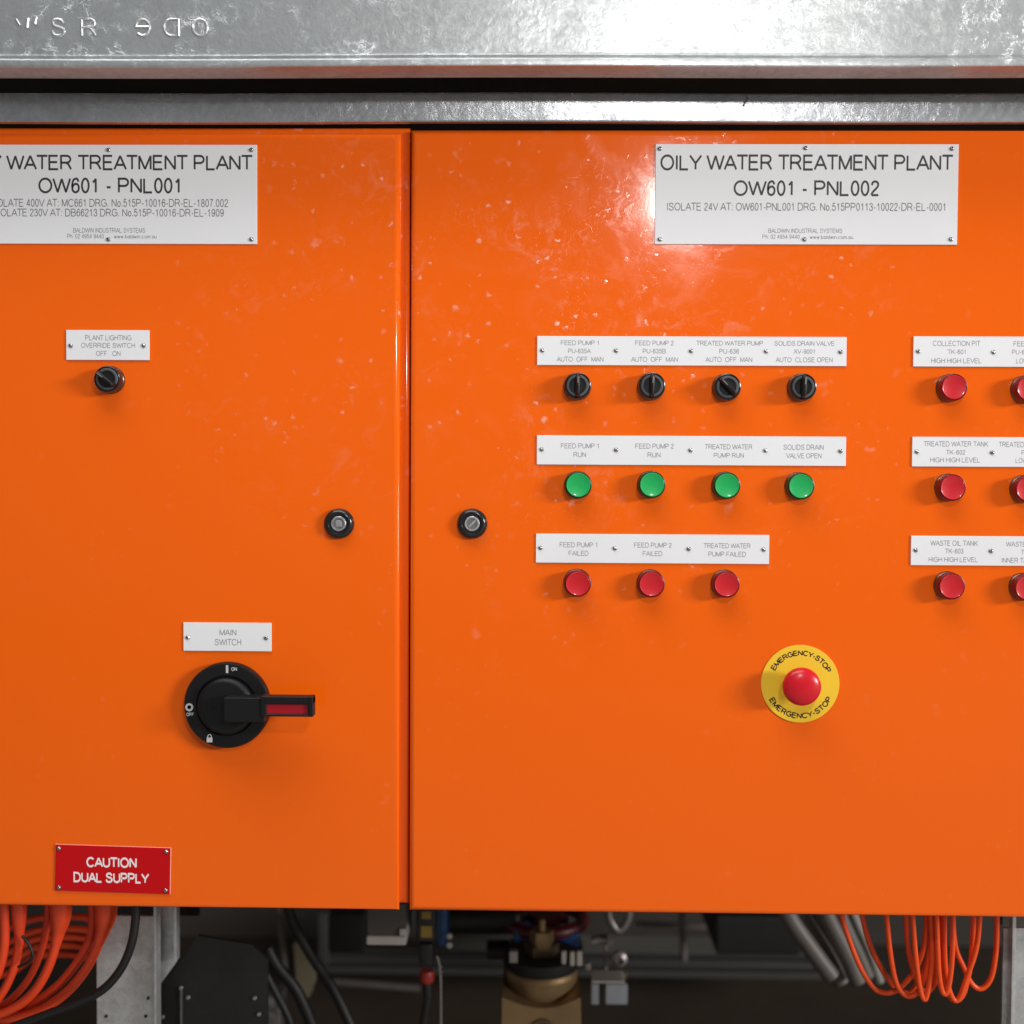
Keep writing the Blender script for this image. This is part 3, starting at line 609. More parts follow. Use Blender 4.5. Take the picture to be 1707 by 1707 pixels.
# --- selector switches
bm = bmesh.new(); lathe(bm, (0, 0, 0), [(0.0136, 0.003), (0.0142, 0.0034), (0.0145, 0.012), (0.0140, 0.0138), (0.0132, 0.0142), (0.0128, 0.0132), (0.0, 0.0130)], 56); SKIRT = mesh_of(bm, M['blackrim'])
bm = bmesh.new(); lathe(bm, (0, 0, 0), [(0.0118, 0.0129), (0.0118, 0.0146), (0.0112, 0.0151), (0.0094, 0.0151), (0.0090, 0.0146), (0.0090, 0.0131), (0.0, 0.0130)], 56); KRING = mesh_of(bm, M['greyplastic'])
bm = bmesh.new()   # grip bar: narrow ridge, wider foot, long axis along z
rows = []
for h, wd, ln in ((0.0128, 0.0034, 0.0128), (0.0152, 0.0032, 0.0126), (0.0215, 0.0022, 0.0112), (0.0232, 0.0016, 0.0106), (0.0236, 0.0008, 0.0098)):
    pts = []
    for k in range(20):
        a = 2 * PI * k / 20; sx_ = math.copysign(abs(math.cos(a)) ** 0.75, math.cos(a)); sz_ = math.copysign(abs(math.sin(a)) ** 0.45, math.sin(a))
        pts.append(bm.verts.new((wd * sx_, -h, ln * sz_)))
    rows.append(pts)
for A, B in zip(rows, rows[1:]):
    for k in range(20): bm.faces.new((A[k], A[(k + 1) % 20], B[(k + 1) % 20], B[k]))
bm.faces.new(rows[-1]); bm.faces.new(rows[0]); GRIP = mesh_of(bm, M['black'], 50)
bm = bmesh.new(); box(bm, -0.00045, 0.00045, -0.0239, -0.0234, 0.0022, 0.0096); LINE = mesh_of(bm, simple('grey_indicator', (0.20, 0.19, 0.18), 0.5))
def selector(cab, px, py, turn, label):
    c = at(px, py, -0.0135); c.y = 0
    o = child('selector_switch', COLLAR, cab, c - Vector(cab.location), label)
    child('knob_skirt', SKIRT, o); k = [child('knob_ring', KRING, o), child('grip', GRIP, o), child('indicator_line', LINE, o)]
    for q in k: q.rotation_euler = (0, turn, 0)
selector(rcab, 963, 643, 0, 'black selector switch under FEED PUMP 1 label, pointing straight up')
selector(rcab, 1087, 643, 0.03, 'black selector switch under FEED PUMP 2 label, pointing straight up')
selector(rcab, 1213, 645, math.radians(-45), 'black selector switch under TREATED WATER PUMP label, turned to AUTO')
selector(rcab, 1339, 645, 0.04, 'black selector switch under SOLIDS DRAIN VALVE label')
selector(lcab, 178.5, 632, math.radians(-52), 'black selector switch under PLANT LIGHTING OVERRIDE SWITCH label')

# --- door locks
def lock(cab, px, py, square, label):
    c = at(px, py, -0.005); c.y = 0
    bm = bmesh.new(); lathe(bm, (0, 0, 0), [(0.0164, 0.0001), (0.0164, 0.0028), (0.0158, 0.0046), (0.0140, 0.0066), (0.0122, 0.0074), (0.0112, 0.0072), (0.0108, 0.0062), (0.0090, 0.0060), (0.0086, 0.0050), (0.0, 0.0050)], 56)
    o = part_at('door_lock', bm, M['blackrim'], cab, c, label)
    bm = bmesh.new()
    lathe(bm, (0, 0, 0), [(0.0082, 0.0049), (0.0082, 0.0066), (0.0077, 0.0071), (0.0062, 0.0071), (0.0060, 0.0056), (0.0055, 0.0056)], 40)
    bf_ = bmesh.new(); lathe(bf_, (0, 0, 0), [(0.0061, 0.0050), (0.0061, 0.0058), (0, 0.0058)], 32); finish('keyhole', bf_, M['fit'], o)
    if square: box(bm, -0.0034, 0.0034, -0.0070, -0.0054, -0.0034, 0.0034, 0.0005)
    else:
        bmesh.ops.create_cube(bm, size=1, matrix=Matrix.Rotation(math.radians(-45), 4, 'Y') @ Matrix.Translation((0, -0.0064, 0)) @ Matrix.Diagonal((0.0098, 0.0018, 0.0020, 1)))
    finish('lock_core', bm, M['lockmetal'], o)
lock(lcab, 564.5, 873, True, 'round black lock with square steel pin beside the door edge')
lock(rcab, 787, 873, False, 'round black lock with a slanting slot beside the door gap')

# --- main switch
c = at(378, 1176, -0.010); c.y = 0
R0 = rad(72.5, -0.010)
bm = bmesh.new(); lathe(bm, (0, 0, 0), [(R0 - .001, 0.0001), (R0, 0.002), (R0, 0.0095), (R0 - 0.0012, 0.0115), (R0 - 0.003, 0.0120), (R0 - 0.0135, 0.0120), (R0 - 0.0145, 0.0105), (R0 - 0.016, 0.0100), (0, 0.0100)], 72)
ms = part_at('rotary_main_switch', bm, M['switchblack'], lcab, c, 'big round black rotary switch with its handle pointing right')
bm = bmesh.new(); Rk = R0 - 0.0165
lathe(bm, (0, 0, 0), [(Rk, 0.0100), (Rk, 0.016), (Rk - 0.002, 0.0185), (Rk - 0.005, 0.0195), (0, 0.0200)], 64)
for k in range(3):
    a = math.radians(200 + 40 * k)
lathe(bm, (-0.011, 0, 0.0), [(0.0028, 0.0198), (0.0028, 0.0205), (0.0012, 0.0206), (0.0010, 0.0200), (0, 0.0200)], 20)
finish('rotor', bm, M['switchblack'], ms)
# handle: arm with a slot that holds the red padlock slide
YH = -0.042
h0, h1 = at(384, 1160, YH), at(522, 1196, YH); hx0, hx1, hz0, hz1 = h0.x, h1.x, h1.z, h0.z
ix0, ix1 = at(444, 1176, YH).x, at(513, 1176, YH).x; iz0, iz1 = at(480, 1191, YH).z, at(480, 1174.5, YH).z
bm = bmesh.new()
outer = [(hx0, hz0 + .001), (hx0 + .02, hz0 - 0.0005), (ix0, hz0 + 0.0004), (hx1 - .001, hz0 + 0.0016), (hx1, hz0 + 0.0028), (hx1, hz1 - 0.0012), (hx1 - 0.001, hz1), (ix0, hz1 - 0.0004), (hx0 + .02, hz1), (hx0, hz1)]
def bev_box(x0, x1, y0, y1, z0, z1, b=0.0012): box(bm, x0, x1, y0, y1, z0, z1, b, 3)
hb0, hb1 = at(373, 1163, YH + .002), at(441, 1204.5, YH + .002); bev_box(hb0.x, hb1.x, YH + .002, -0.019, hb1.z, hb0.z)
bev_box(hb1.x - 0.004, ix0, YH + .0003, YH + 0.018, hz0 + .0002, hz1 - .0002)
bev_box(ix0 - .002, hx1, YH, YH + 0.014, iz1, hz1 - 0.0004); bev_box(ix0 - .002, hx1, YH, YH + 0.014, hz0 + 0.0004, iz0)
bev_box(ix1, hx1, YH - 0.0002, YH + 0.0142, hz0 + 0.0003, hz1 - 0.0002)
hd = finish('switch_handle', bm, M['switchblack'], ms, c)
bm = bmesh.new(); box(bm, ix0 - 0.001, ix1 + 0.001, YH + 0.003, YH + 0.011, iz0 - 0.0005, iz1 + 0.0005)
tag(finish('padlock_slide', bm, M['redin'], ms, c), 'red slide seen in the slot of the handle')
bm = bmesh.new(); YM = -0.0121
pbox(bm, 376.5, 1109, 380.5, 1122, YM - .0003, .0003); text_fit(bm, 'ON', 385.5, 395, 1112, 1118.5, YM, 0.10)
lathe(bm, at(315.5, 1179, YM), [(rad(6.8, YM), 0), (rad(6.8, YM), 0.0003), (rad(3.4, YM), 0.0003), (rad(3.4, YM), 0)], 28)
text_fit(bm, 'OFF', 310.5, 322.5, 1188, 1194, YM, 0.10)
# padlock symbol
pbox(bm, 344.5, 1229.5, 354, 1237.5, YM - 0.0003, 0.0003)
q = [at(349.2 + 3.2 * math.cos(t), 1229.5 - 5.2 * math.sin(t), YM) for t in [PI * k / 8 for k in range(9)]]
tube(bm, q, rad(0.8, YM), 6, False)
finish('markings', bm, M['mark'], ms, c, flat=True)

# --- emergency stop
c = at(1334, 1140, -0.0012); c.y = 0; Rd = rad(65, 0)
bm = bmesh.new(); lathe(bm, (0, 0, 0), [(Rd, 0.0001), (Rd, 0.0010), (Rd - 0.0004, 0.0013), (0.012, 0.0013)], 96)
es = part_at('emergency_stop', bm, M['yellow'], rcab, c, 'red mushroom button on a round yellow plate')
YE = -0.0245
mc = at(1334.5, 1145, YE) ; mc = Vector((mc.x - c.x, 0, mc.z - c.z)); mc = mc * 0.55; Rm = rad(32.3, YE)
bm = bmesh.new(); lathe(bm, (mc.x, 0, mc.z), [(0.0125, 0.0012), (0.0125, 0.014)], 40); finish('button_stem', bm, simple('stem_dark', (0.30, 0.02, 0.02), 0.4), es)
bm = bmesh.new(); p = [(0.0120, 0.0138), (Rm - 0.003, 0.0150), (Rm - 0.0006, 0.0175), (Rm, 0.0205), (Rm - 0.0004, 0.0230)]
for k in range(1, 11):
    t = PI / 2 * k / 10; p.append(((Rm - 0.0008) * math.cos(t), 0.0240 + 0.0075 * math.sin(t)))
lathe(bm, (mc.x, 0, mc.z), p, 64); finish('mushroom_button', bm, M['mush'], es, ang=70)
bm = bmesh.new()
def arc_text(s, a0, a1, rb, rt, flip):
    lay = layout(s); tot = lay[-1][0] + lay[-1][1]; t = 0.105
    for x, wd, st in lay:
        a = a0 + (a1 - a0) * (x + wd / 2) / tot; wsc = abs(a1 - a0) * (rb + rt) / 2 / tot
        out = Vector((math.cos(a), 0, math.sin(a))); tan = Vector((math.sin(a), 0, -math.cos(a)))
        if flip: tan = -tan
        g = Glyphs()
        for i, k in enumerate(st): ribbon(g, [(px__, t + py__ * (1 - 2 * t)) for px__, py__ in k], t, i)
        def fn(co):
            y = co.y * (rt - rb); v = out * ((rt - y) if flip else (rb + y)) + tan * ((co.x - wd / 2) * wsc)
            return Vector((v.x, -0.00135 - co.z * 0.00002, v.z))
        add_glyphs(bm, g, fn)
px_ = rad(1.0)
arc_text('EMERGENCY-STOP', math.radians(153), math.radians(24), 47.0 * px_, 56.5 * px_, False)
finish('lettering', bm, M['yink'], es, flat=True); bm = bmesh.new()
arc_text('EMERGENCY-STOP', math.radians(207), math.radians(335), 48.5 * px_, 58.5 * px_, True)
finish('lettering', bm, M['yink'], es, flat=True)

# ------------------------------------------------------------------ below the cabinets
def path(pts, Y): return [at(x, y, Y if len(p) == 0 else p[0]) for (x, y, *p) in pts]
def cable(pts, rpx, Y, mat, label, group, boot=None, name='cable', cat='cable'):
    P = path(pts, Y)
    bm = bmesh.new(); tube(bm, P, rad(rpx, Y), 14)
    if not boot: return solid(name, bm, M[mat], label, cat, group)
    t = thing(name, P[0], label, cat, group)
    finish('sheath', bm, M[mat], t, P[0])
    B = path(boot[0], Y - 0.003); bm = bmesh.new(); tube(bm, B, [rad(r, Y) for r in boot[1]], 18); finish('cable_boot', bm, M[mat], t, P[0])
    return t
G = 'thick orange cables hanging from the left cabinet'
cable([(32, 1490), (31, 1530), (32, 1560), (28, 1595), (19, 1625), (2, 1658), (-30, 1700)], 7.2, 0.10, 'cable', 'orange cable with flared boot, nearest the left edge', G, ([(32, 1495), (32, 1530), (32, 1555), (32, 1575)], [14, 12, 8.5, 7.3]))
cable([(80, 1490), (80, 1520), (77, 1548), (69, 1584), (50, 1628), (22, 1662), (-20, 1690)], 6.0, 0.115, 'cable', 'slim orange cable between the first and second flared boots', G)
cable([(101, 1490), (101, 1530), (95, 1566), (80, 1614), (56, 1654), (19, 1683), (-40, 1705)], 8, 0.095, 'cable', 'orange cable with flared boot, second from the left edge', G, ([(102, 1492), (101, 1530), (97, 1555), (93, 1575)], [20, 17, 11, 8.2]))
cable([(152, 1490), (155, 1525), (151, 1562), (131, 1601), (95, 1644), (47, 1676), (-20, 1694)], 7.5, 0.11, 'cable', 'orange cable tucked inside the rightmost flared boot', G)
cable([(178, 1490), (176, 1530), (166, 1568), (146, 1611), (112, 1653), (67, 1684), (25, 1696), (-30, 1700)], 8.2, 0.10, 'cable', 'orange cable with flared boot beside the galvanised post', G, ([(178, 1492), (176, 1528), (171, 1552), (164, 1574)], [20, 18, 12, 8.4]))
cable([(6, 1490), (7, 1530), (7, 1575), (-3, 1620), (-25, 1660)], 8, 0.09, 'cable', 'orange cable cut by the left edge of the picture', G)
cable([(60, 1690), (20, 1700), (-30, 1690)], 7.5, 0.13, 'cable', 'short orange cable end low in the left corner', G)
for k, (y, x1) in enumerate(((1529, 146), (1549, 144), (1563, 142), (1577, 140), (1592, 136))):
    cable([(x1 + 18, y + 6), (x1 - 10, y), (95, y - 1), (58, y + 3), (20, y + 16 + 3 * k), (-30, y + 40)], 6.2, 0.30 + 0.012 * k, 'cable', 'orange cable running sideways behind the hanging ones, %s of five' % ('topmost', 'second from top', 'middle', 'second lowest', 'lowest')[k], 'orange cables running sideways at the back')
cable([(36, 1560), (44, 1568), (51, 1580), (54, 1594), (47, 1604), (30, 1612)], 2.6, 0.085, 'blackcable', 'thin black wire curling between the thick orange cables', None, name='wire')
cable([(226, 1490), (226, 1530), (219, 1574), (201, 1616), (171, 1650), (130, 1671), (80, 1690), (10, 1716)], 7.4, 0.07, 'blackcable', 'thick black cable curving across the galvanised post', None)

G = 'thin orange cables looping below the right cabinet'
CB = [
 ([(1403, 1490), (1404, 1528), (1416, 1568), (1435, 1614), (1456, 1646), (1474, 1655), (1492, 1652), (1510, 1637), (1528, 1612), (1541, 1572), (1545, 1500)], .10, 'thin orange loop at the far left of its bundle'),
 ([(1434, 1490), (1438, 1530), (1452, 1580), (1475, 1624), (1491, 1645), (1507, 1655), (1522, 1650), (1538, 1620), (1550, 1580), (1553, 1500)], .12, 'second thin orange loop from the left of its bundle'),
 ([(1476, 1490), (1478, 1528), (1483, 1580), (1491, 1628), (1502, 1653), (1517, 1661), (1532, 1650), (1545, 1615), (1556, 1540), (1558, 1500)], .085, 'third thin orange loop from the left of its bundle'),
 ([(1509, 1490), (1510, 1528), (1514, 1582), (1525, 1626), (1536, 1648), (1548, 1652), (1560, 1630), (1563, 1560), (1565, 1490)], .10, 'thin orange loop left of the crowded middle'),
 ([(1548, 1490), (1552, 1528), (1554, 1598), (1549, 1640), (1542, 1666), (1534, 1650), (1527, 1600), (1522, 1540), (1520, 1490)], .075, 'thin orange loop hanging lowest in the middle'),
 ([(1570, 1490), (1569, 1528), (1571, 1587), (1575, 1638), (1584, 1662), (1594, 1668), (1604, 1660), (1611, 1640), (1620, 1590), (1624, 1490)], .09, 'thin orange loop right of the crowded middle'),
 ([(1589, 1490), (1589, 1530), (1587, 1600), (1580, 1650), (1572, 1655), (1566, 1630), (1563, 1580), (1560, 1490)], .07, 'narrow thin orange loop in the middle right'),
 ([(1634, 1490), (1633, 1530), (1627, 1582), (1612, 1628), (1599, 1664), (1588, 1664), (1578, 1630), (1574, 1570), (1575, 1490)], .08, 'thin orange loop second from the right post'),
 ([(1663, 1490), (1662, 1530), (1660, 1587), (1652, 1630), (1636, 1648), (1620, 1640), (1606, 1612), (1592, 1575), (1586, 1500)], .11, 'thin orange loop nearest the right galvanised post'),
]
for pts, Y, lab in CB: cable(pts, 4.4, Y, 'rcable', lab, G)

# galvanised posts
post = thing('steel_post', at(210, 1740, 0.16), 'galvanised steel post behind the thick orange cables', 'post', 'galvanised posts under the cabinets')
bm = bmesh.new(); a, b = at(160, 1526, 0.16), at(262, 1526, 0.16)
box(bm, a.x, b.x, 0.16, 0.1648, 0.0, a.z, 0.001); a2 = at(255, 1526, 0.155)
finish('web', bm, M['postg'], post, post.location)
bm = bmesh.new(); e0, e1 = at(255.5, 1500, 0.14), at(260.5, 1650, 0.14)
box(bm, e0.x, e1.x, 0.14, 0.1595, 0.0, e0.z, 0.0006); finish('lip', bm, M['postg'], post, post.location)
bm = bmesh.new()
for sx_, sy_ in ((177, 1694), (243, 1694), (247, 1664)): lathe(bm, at(sx_, sy_, 0.1596), [(0.002, 0), (0.002, 0.0008), (0.0, 0.0009)], 14)
finish('bolt_hole', bm, M['dark'], post, post.location)
# angle strip right of it, its foot cut on the slant
bm = bmesh.new(); pts = [at(265, 1500, .18), at(294, 1500, .18), at(294, 1604, .18), at(265, 1644, .18)]
prism(bm, [(p.x, p.z) for p in pts], 0.18, 0.184)
l0, l1 = at(289.5, 1500, .165), at(294.5, 1603, .165); box(bm, l0.x, l1.x, 0.165, 0.179, l1.z, l0.z, .0005)
solid('steel_angle', bm, M['postg'], 'galvanised angle strip with a slanted foot beside the left post', 'bracket')
bm = bmesh.new(); pts = [at(x, y, .20) for x, y in ((266, 1740), (266, 1648), (296, 1606), (330, 1560), (420, 1575), (446, 1600), (446, 1740))]
gp = thing('guard_plate', at(350, 1740, .2), 'dark bolted steel plate under the left cabinet', 'plate')
prism(bm, [(p.x, p.z) for p in pts], 0.20, 0.206); finish('plate', bm, M['dark'], gp, gp.location)
bm = bmesh.new()
p0, p1 = at(300, 1650, .196), at(304, 1740, .196); box(bm, p0.x, p1.x, .196, .1995, p1.z, p0.z); finish('rib', bm, M['tube'], gp, gp.location)
for sx_, sy_ in ((302, 1646), (314, 1662), (271, 1695), (425, 1663), (432, 1690)):
    bm = bmesh.new(); lathe(bm, at(sx_, sy_, .1995), [(0.0030, 0), (0.0030, 0.002), (0.0022, 0.003), (0, 0.0032)], 6); finish('bolt', bm, M['fit'], gp, gp.location)
post2 = thing('steel_post', at(1700, 1740, 0.13), 'galvanised steel post at the bottom right corner beside the thin orange loops', 'post', 'galvanised posts under the cabinets')
bm = bmesh.new(); a, b = at(1673, 1547, .13), at(1800, 1547, .13); box(bm, a.x, b.x, .13, .135, 0.0, a.z, .001); finish('web', bm, M['postg'], post2, post2.location)
bm = bmesh.new(); a, b = at(1685, 1500, .125), at(1689, 1600, .125); box(bm, a.x, b.x, .118, .1295, 0.0, a.z, .0006); finish('lip', bm, M['postg'], post2, post2.location)
bm = bmesh.new(); pbox(bm, 1672, 1500, 1800, 1546, .20, .01); solid('mounting_plate', bm, M['greyp'], 'grey plate behind the top of the right hand post', 'plate')
bm = bmesh.new(); pbox(bm, 158, 1500, 330, 1527, .30, .01); solid('mounting_plate', bm, M['dark'], 'dark plate above the left galvanised post', 'plate')

# far rails and boards
bm = bmesh.new(); pbox(bm, 538, 1596, 1465, 1607, 1.30, .04, .004); solid('pipe_rail', bm, M['tube'], 'upper of the two dull horizontal rails at the back', 'rail', 'horizontal rails at the back')
bm = bmesh.new(); pbox(bm, 540, 1619, 1480, 1627, 1.25, .04, .004); solid('pipe_rail', bm, M['tube'], 'lower of the two dull horizontal rails at the back', 'rail', 'horizontal rails at the back')
bm = bmesh.new(); pbox(bm, 745, 1556, 1200, 1592, 1.45, .02, .003); solid('back_board', bm, M['greyp'], 'grey board standing behind the brass valve', 'board')
bm = bmesh.new(); pbox(bm, 530, 1524, 546, 1612, 1.28, .02, .003); solid('upright', bm, M['tube'], 'thin dull upright left of the white box', 'upright')
bm = bmesh.new(); pbox(bm, 1194, 1527, 1336, 1594, 0.9, .25, .006); solid('junction_box', bm, M['blackcable'], 'black box hanging left of the grey conduits', 'box')
bm = bmesh.new(); pbox(bm, 546, 1524, 608, 1590, 0.9, .2, .006); solid('junction_box', bm, M['blackcable'], 'black box just left of the white box', 'box')
# tan board glimpsed between hoses
bm = bmesh.new(); pts = [at(x, y, .8) for x, y in ((489, 1573), (500, 1572), (522, 1608), (524, 1640), (516, 1662), (508, 1664), (494, 1640))]
prism(bm, [(p.x, p.z) for p in pts], .8, .82); solid('tan_guard', bm, M['tan'], 'tan slanted guard glimpsed between black hoses', 'guard')
G = 'black hoses crossing under the left cabinet'
for pts, r, lab in (([(478, 1505), (492, 1545), (520, 1595), (556, 1650), (590, 1720)], 8.5, 'black hose right of the tan guard'),
                    ([(446, 1580), (462, 1610), (495, 1652), (525, 1720)], 10, 'black hose left of the tan guard'),
                    ([(432, 1600), (452, 1640), (478, 1690), (492, 1730)], 7, 'leftmost black hose under the left cabinet')):
    cable(pts, r, .5, 'blackcable', lab, G, name='hose', cat='hose')
bm = bmesh.new(); pbox(bm, 424, 1661, 468, 1740, .62, .05, .004)
lathe(bm, at(446, 1668, .6), [(0.014, 0), (0.014, 0.012), (0.007, 0.014), (0, 0.014)], 8); lathe(bm, at(452, 1690, .6), [(0.01, 0), (0.01, 0.012), (0, 0.014)], 8)
solid('pipe_union', bm, M['fit'], 'dull steel pipe fitting low behind the leftmost black hose', 'fitting')
# white box
wb = thing('control_box', at(643, 1578, .34), 'off white box under the gap between the cabinets', 'box')
bm = bmesh.new(); pbox(bm, 611, 1505, 676.5, 1560, .34, .10, .003); finish('box_body', bm, M['greyp'], wb, wb.location)
bm = bmesh.new(); pbox(bm, 610, 1560.5, 677, 1577, .335, .105, .003); pbox(bm, 666, 1549, 677, 1560.3, .335, .03, .001); finish('box_base', bm, M['whitepl'], wb, wb.location)
# actuator with yellow marks, red ring and hose
ac = thing('valve_actuator', at(712, 1640, .36), 'slim black actuator with yellow marks and a red ring', 'actuator')
bm = bmesh.new(); pbox(bm, 694, 1500, 726, 1572, .37, .04, .004); pbox(bm, 698, 1573, 722, 1616, .375, .035, .006); finish('body', bm, M['blackcable'], ac, ac.location)
bm = bmesh.new(); pbox(bm, 703, 1520, 718, 1532, .3685, .0013); finish('yellow_mark', bm, M['yel'], ac, ac.location)
bm = bmesh.new(); pbox(bm, 702, 1544, 720, 1563, .3685, .0013); finish('yellow_mark', bm, M['yel'], ac, ac.location)
bm = bmesh.new(); cc = at(711.5, 1637, .39); lathe(bm, cc, [(0.0085, 0), (0.0105, .003), (0.0105, .012), (0.009, .0165)], 24, 'z'); finish('red_ring', bm, M['ringred'], ac, ac.location)
bm = bmesh.new(); tube(bm, path([(712, 1636), (713, 1660), (710, 1685), (702, 1730)], .39), rad(7.5, .39), 12); finish('hose', bm, M['blackcable'], ac, ac.location)
bm = bmesh.new(); tube(bm, path([(728, 1594), (731, 1602), (734, 1625), (735, 1660), (735, 1730)], .36), rad(1.7, .36), 8)
for k in range(14): lathe(bm, at(734.6, 1612 + k * 8.5, .36), [(0, -.0005), (rad(2.6, .36), .0004), (rad(2.6, .36), .0018), (0, .0026)], 10, 'z')
solid('chain', bm, M['fit'], 'thin steel chain hanging beside the black actuator', 'chain')
# blue flange left
bm = bmesh.new(); pbox(bm, 730, 1500, 745, 1580, .45, .05, .004)
bf = thing('blue_flange', at(738, 1580, .45), 'narrow blue flange right of the black actuator', 'flange'); finish('flange', bm, M['blue'], bf, bf.location)
for y in (1560, 1575):
    bm = bmesh.new(); lathe(bm, at(749, y, .446), [(0.0045, 0), (0.0045, 0.003), (0, 0.0045)], 10); finish('bolt', bm, M['bolt'], bf, bf.location)
# dark body between blue flange and brass valve
bm = bmesh.new(); tube(bm, [at(745, 1530, .6), at(860, 1530, .6)], rad(26, .6), 28, False); solid('pump_body', bm, M['dark'], 'dark cylinder lying between blue flange and brass valve', 'pump')
bm = bmesh.new(); tube(bm, [at(812, 1583, .62), at(850, 1583, .62)], rad(16, .62), 20, False); solid('pipe_stub', bm, M['dark'], 'short dark pipe left of the brass valve', 'pipe')

for x0, y0, x1, y1, r, Y, lab in ((548, 1636, 700, 1648, 6, 1.1, 'dull pipe running low behind the black actuator'), (1060, 1540, 1190, 1546, 5, 1.2, 'thin dull pipe in front of the grey board right of the valve'),
    (462, 1500, 478, 1640, 5, 1.0, 'thin upright pipe behind the black hoses'), (1136, 1500, 1140, 1600, 6, 1.1, 'short upright pipe crossing the two rails at the back')):
    bm = bmesh.new(); tube(bm, [at(x0, y0, Y), at((x0 + x1) / 2, (y0 + y1) / 2, Y), at(x1, y1, Y)], rad(r, Y), 12, False)
    solid('pipe', bm, M['grayhose'], lab, 'pipe')
# brass valve
VY = .42; vc = at(903, 1700, VY + .0)
bv = thing('brass_valve', at(903, 1760, VY), 'large brass valve with a domed cap under the right cabinet', 'valve')
def vz(y): return at(903, y, VY).z
Rv = rad(66, VY); V0 = Vector((vc.x, VY + Rv, 0))
bm = bmesh.new(); lathe(bm, V0, [(Rv * .2, vz(1612)), (Rv * 1.0, vz(1614)), (Rv * 1.01, vz(1630)), (Rv * 0.97, vz(1634))][::-1], 48, 'z'); finish('dark_flange', bm, M['dark'], bv, bv.location)
bm = bmesh.new(); lathe(bm, V0, [(Rv * .93, vz(1674)), (Rv * .93, vz(1650)), (Rv * .95, vz(1648)), (Rv * .95, vz(1642)), (Rv * .90, vz(1636)), (Rv * .84, vz(1633))], 48, 'z'); finish('bonnet', bm, M['brass'], bv, bv.location)
bm = bmesh.new()
pts = [at(837, 1662, VY - .01), *[at(x, 1671 + 9 * math.sin(PI * (x - 860) / 90), VY - .01) for x in range(862, 950, 8)], at(968, 1662, VY - .01), at(970, 1790, VY - .01), at(836, 1790, VY - .01)]
prism(bm, [(p.x, p.z) for p in pts], VY - .012, VY + 2 * Rv - .01); finish('body', bm, M['brass'], bv, bv.location)
bm = bmesh.new(); lathe(bm, at(904, 1718, VY - .012), [(rad(21, VY), 0), (rad(20, VY), .004), (rad(15, VY), .004), (rad(14, VY), .001)], 32); finish('port_ring', bm, M['brassdark'], bv, bv.location)
bm = bmesh.new(); lathe(bm, at(904, 1715, VY - .013), [(rad(9, VY), 0), (rad(9, VY), .008), (rad(6, VY), .010), (0, .010)], 6); finish('port_plug', bm, M['brass'], bv, bv.location)
bm = bmesh.new(); lathe(bm, V0, [(rad(30, VY), vz(1613)), (rad(30, VY), vz(1596))], 6, 'z'); finish('packing_nut', bm, M['brassdark'], bv, bv.location)
bm = bmesh.new(); lathe(bm, V0 + Vector((0, -.02, 0)), [(rad(15, VY), vz(1595)), (rad(21, VY), vz(1582)), (rad(20, VY), vz(1566))], 6, 'z'); finish('gland_nut', bm, M['brass'], bv, bv.location)
bm = bmesh.new(); lathe(bm, V0 + Vector((0, -.025, 0)), [(rad(6, VY), vz(1566)), (rad(6, VY), vz(1548)), (rad(4.5, VY), vz(1545))], 16, 'z'); finish('stem', bm, M['brass'], bv, bv.location)
for x, wd, y0, y1 in ((940, 8, 1586, 1608), (954, 8, 1587, 1611), (966, 9, 1586, 1611), (856, 14, 1586, 1606)):
    bm = bmesh.new(); pbox(bm, x - wd / 2, y0, x + wd / 2, y1, VY + .01, rad(wd, VY), .0015); finish('bolt', bm, M['bolt'] if x > 900 else M['fit'], bv, bv.location)
hw = thing('hand_wheel', at(907, 1546, .52), 'dark red handwheel above the brass valve', 'handwheel')
bm = bmesh.new(); cc = at(907, 1532, .62)
ringp = [cc + Vector((rad(66, .62) * math.cos(t), rad(66, .62) * math.sin(t), 0)) for t in [2 * PI * k / 40 for k in range(41)]]
tube(bm, ringp, rad(11, .6), 12, False); finish('rim', bm, M['darkred'], hw, hw.location)
bm = bmesh.new(); lathe(bm, cc, [(rad(30, .6), -.012), (rad(30, .6), .012)], 20, 'z'); box(bm, cc.x - rad(60), cc.x + rad(60), cc.y - .01, cc.y + .01, cc.z - .004, cc.z + .004); finish('hub', bm, M['darkred'], hw, hw.location)
yk = thing('blue_yoke', at(907, 1582, .56), 'blue cast yoke behind the brass stem', 'valve')
for x0, x1, y0, y1 in ((856, 886, 1548, 1582), (924, 968, 1556, 1582)):
    bm = bmesh.new(); pbox(bm, x0, y0, x1, y1, .56, .04, .007); finish('arm', bm, M['blue'], yk, yk.location)
bm = bmesh.new(); pbox(bm, 850, 1583, 972, 1592, .57, .05, .003); finish('base', bm, M['dark'], yk, yk.location)

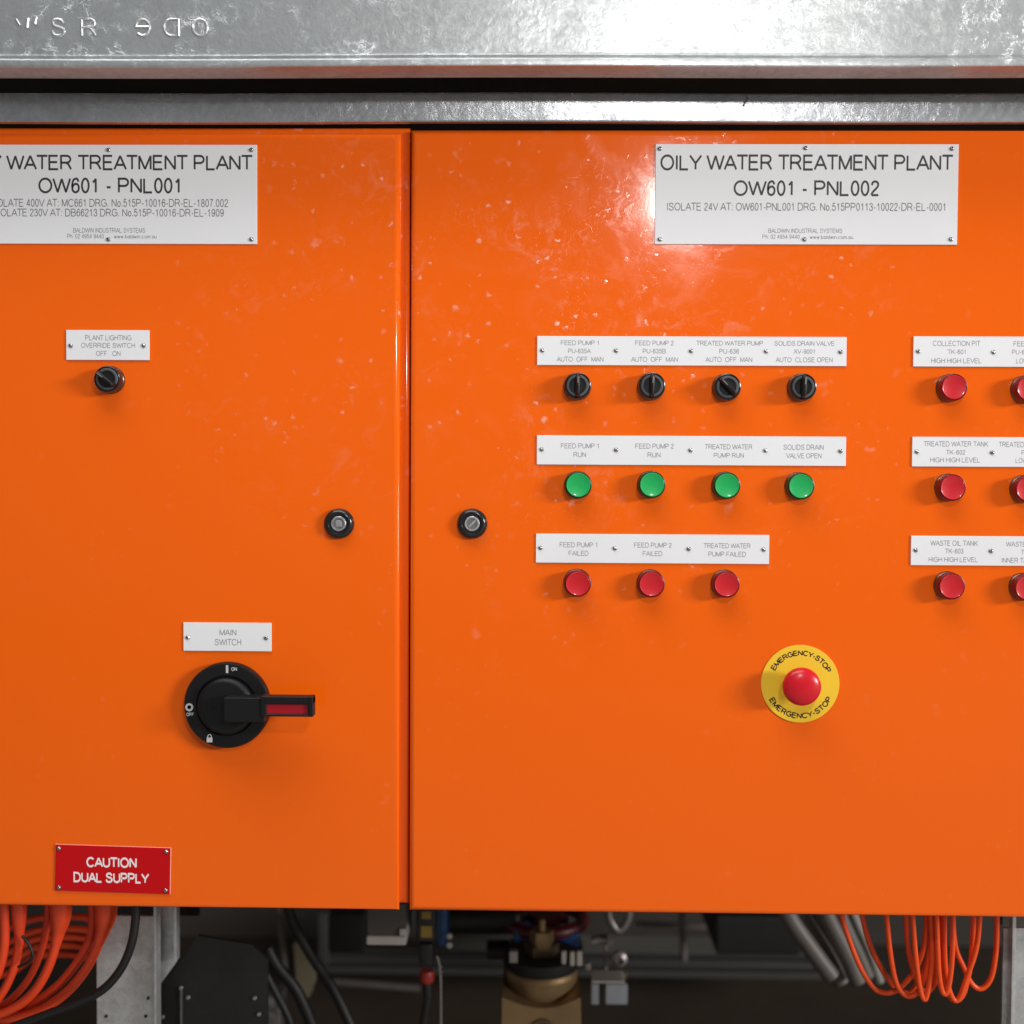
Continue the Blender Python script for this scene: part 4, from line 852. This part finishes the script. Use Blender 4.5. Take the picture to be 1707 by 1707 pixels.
# pipe fittings right of the valve
pf = thing('pipe_fitting', at(1030, 1600, .55), 'dull steel pipe elbows stacked right of the brass valve', 'fitting')
bm = bmesh.new(); tube(bm, path([(1015, 1490), (1016, 1530), (1032, 1551), (1048, 1530), (1049, 1490)], .55), rad(6.5, .55), 12); finish('bend', bm, M['fit'], pf, pf.location)
bm = bmesh.new(); tube(bm, path([(986, 1569), (1000, 1566), (1020, 1566)], .55), rad(8, .55), 14); tube(bm, path([(1012, 1566), (1022, 1566)], .545), rad(11, .55), 6, False); finish('union', bm, M['fit'], pf, pf.location)
bm = bmesh.new(); lathe(bm, at(1032, 1596, .55), [(rad(13, .55), 0), (rad(13, .55), .01), (rad(7, .55), .013), (rad(6, .55), .006)], 20); pbox(bm, 1008, 1575, 1013, 1634, .56, .01, .001); finish('cap', bm, M['fit'], pf, pf.location)
bm = bmesh.new(); pbox(bm, 1013, 1622, 1045, 1634, .57, .02, .003); finish('strap', bm, M['brassdark'], pf, pf.location)
bk = thing('steel_bracket', at(1015, 1676, .5), 'small folded steel bracket low between the brass valve and the rails', 'bracket')
bm = bmesh.new(); pbox(bm, 1010, 1641, 1046, 1675, .50, .006, .001); pbox(bm, 986, 1641, 998, 1675, .50, .006, .001); finish('face', bm, M['bracket'], bk, bk.location)
bm = bmesh.new(); pbox(bm, 986, 1635, 1042, 1640, .495, .04, .001); finish('top_flange', bm, M['bolt'], bk, bk.location)
bm = bmesh.new(); pbox(bm, 975, 1606, 985, 1618, .5, .01, .002); finish('lug', bm, M['fit'], bk, bk.location)

# grey conduits fanning down on the right
G = 'grey conduits fanning down behind the thin orange loops'
for i, (x0, x1, r, mt) in enumerate(((1316, 1386, 15, 'grayhose'), (1337, 1402, 15, 'grayhose'), (1358, 1414, 15, 'grayhose'), (1380, 1430, 14, 'grayhose'), (1402, 1446, 12, 'grayhose'), (1424, 1466, 8.5, 'palehose'))):
    Y = .5 + .03 * (i % 3)
    cable([(x0 - 14, 1490), (x0, 1530), ((x0 + x1) / 2 + 3, 1585), (x1, 1628 + (i % 2) * 9)], r, Y, mt,
          'pale conduit, rightmost of the fanned conduits' if mt == 'palehose' else 'grey conduit, %s of the five grey ones in the fan' % ('leftmost', 'second', 'middle', 'fourth', 'rightmost')[i], G, name='conduit', cat='conduit')
bpy.context.view_layer.update()
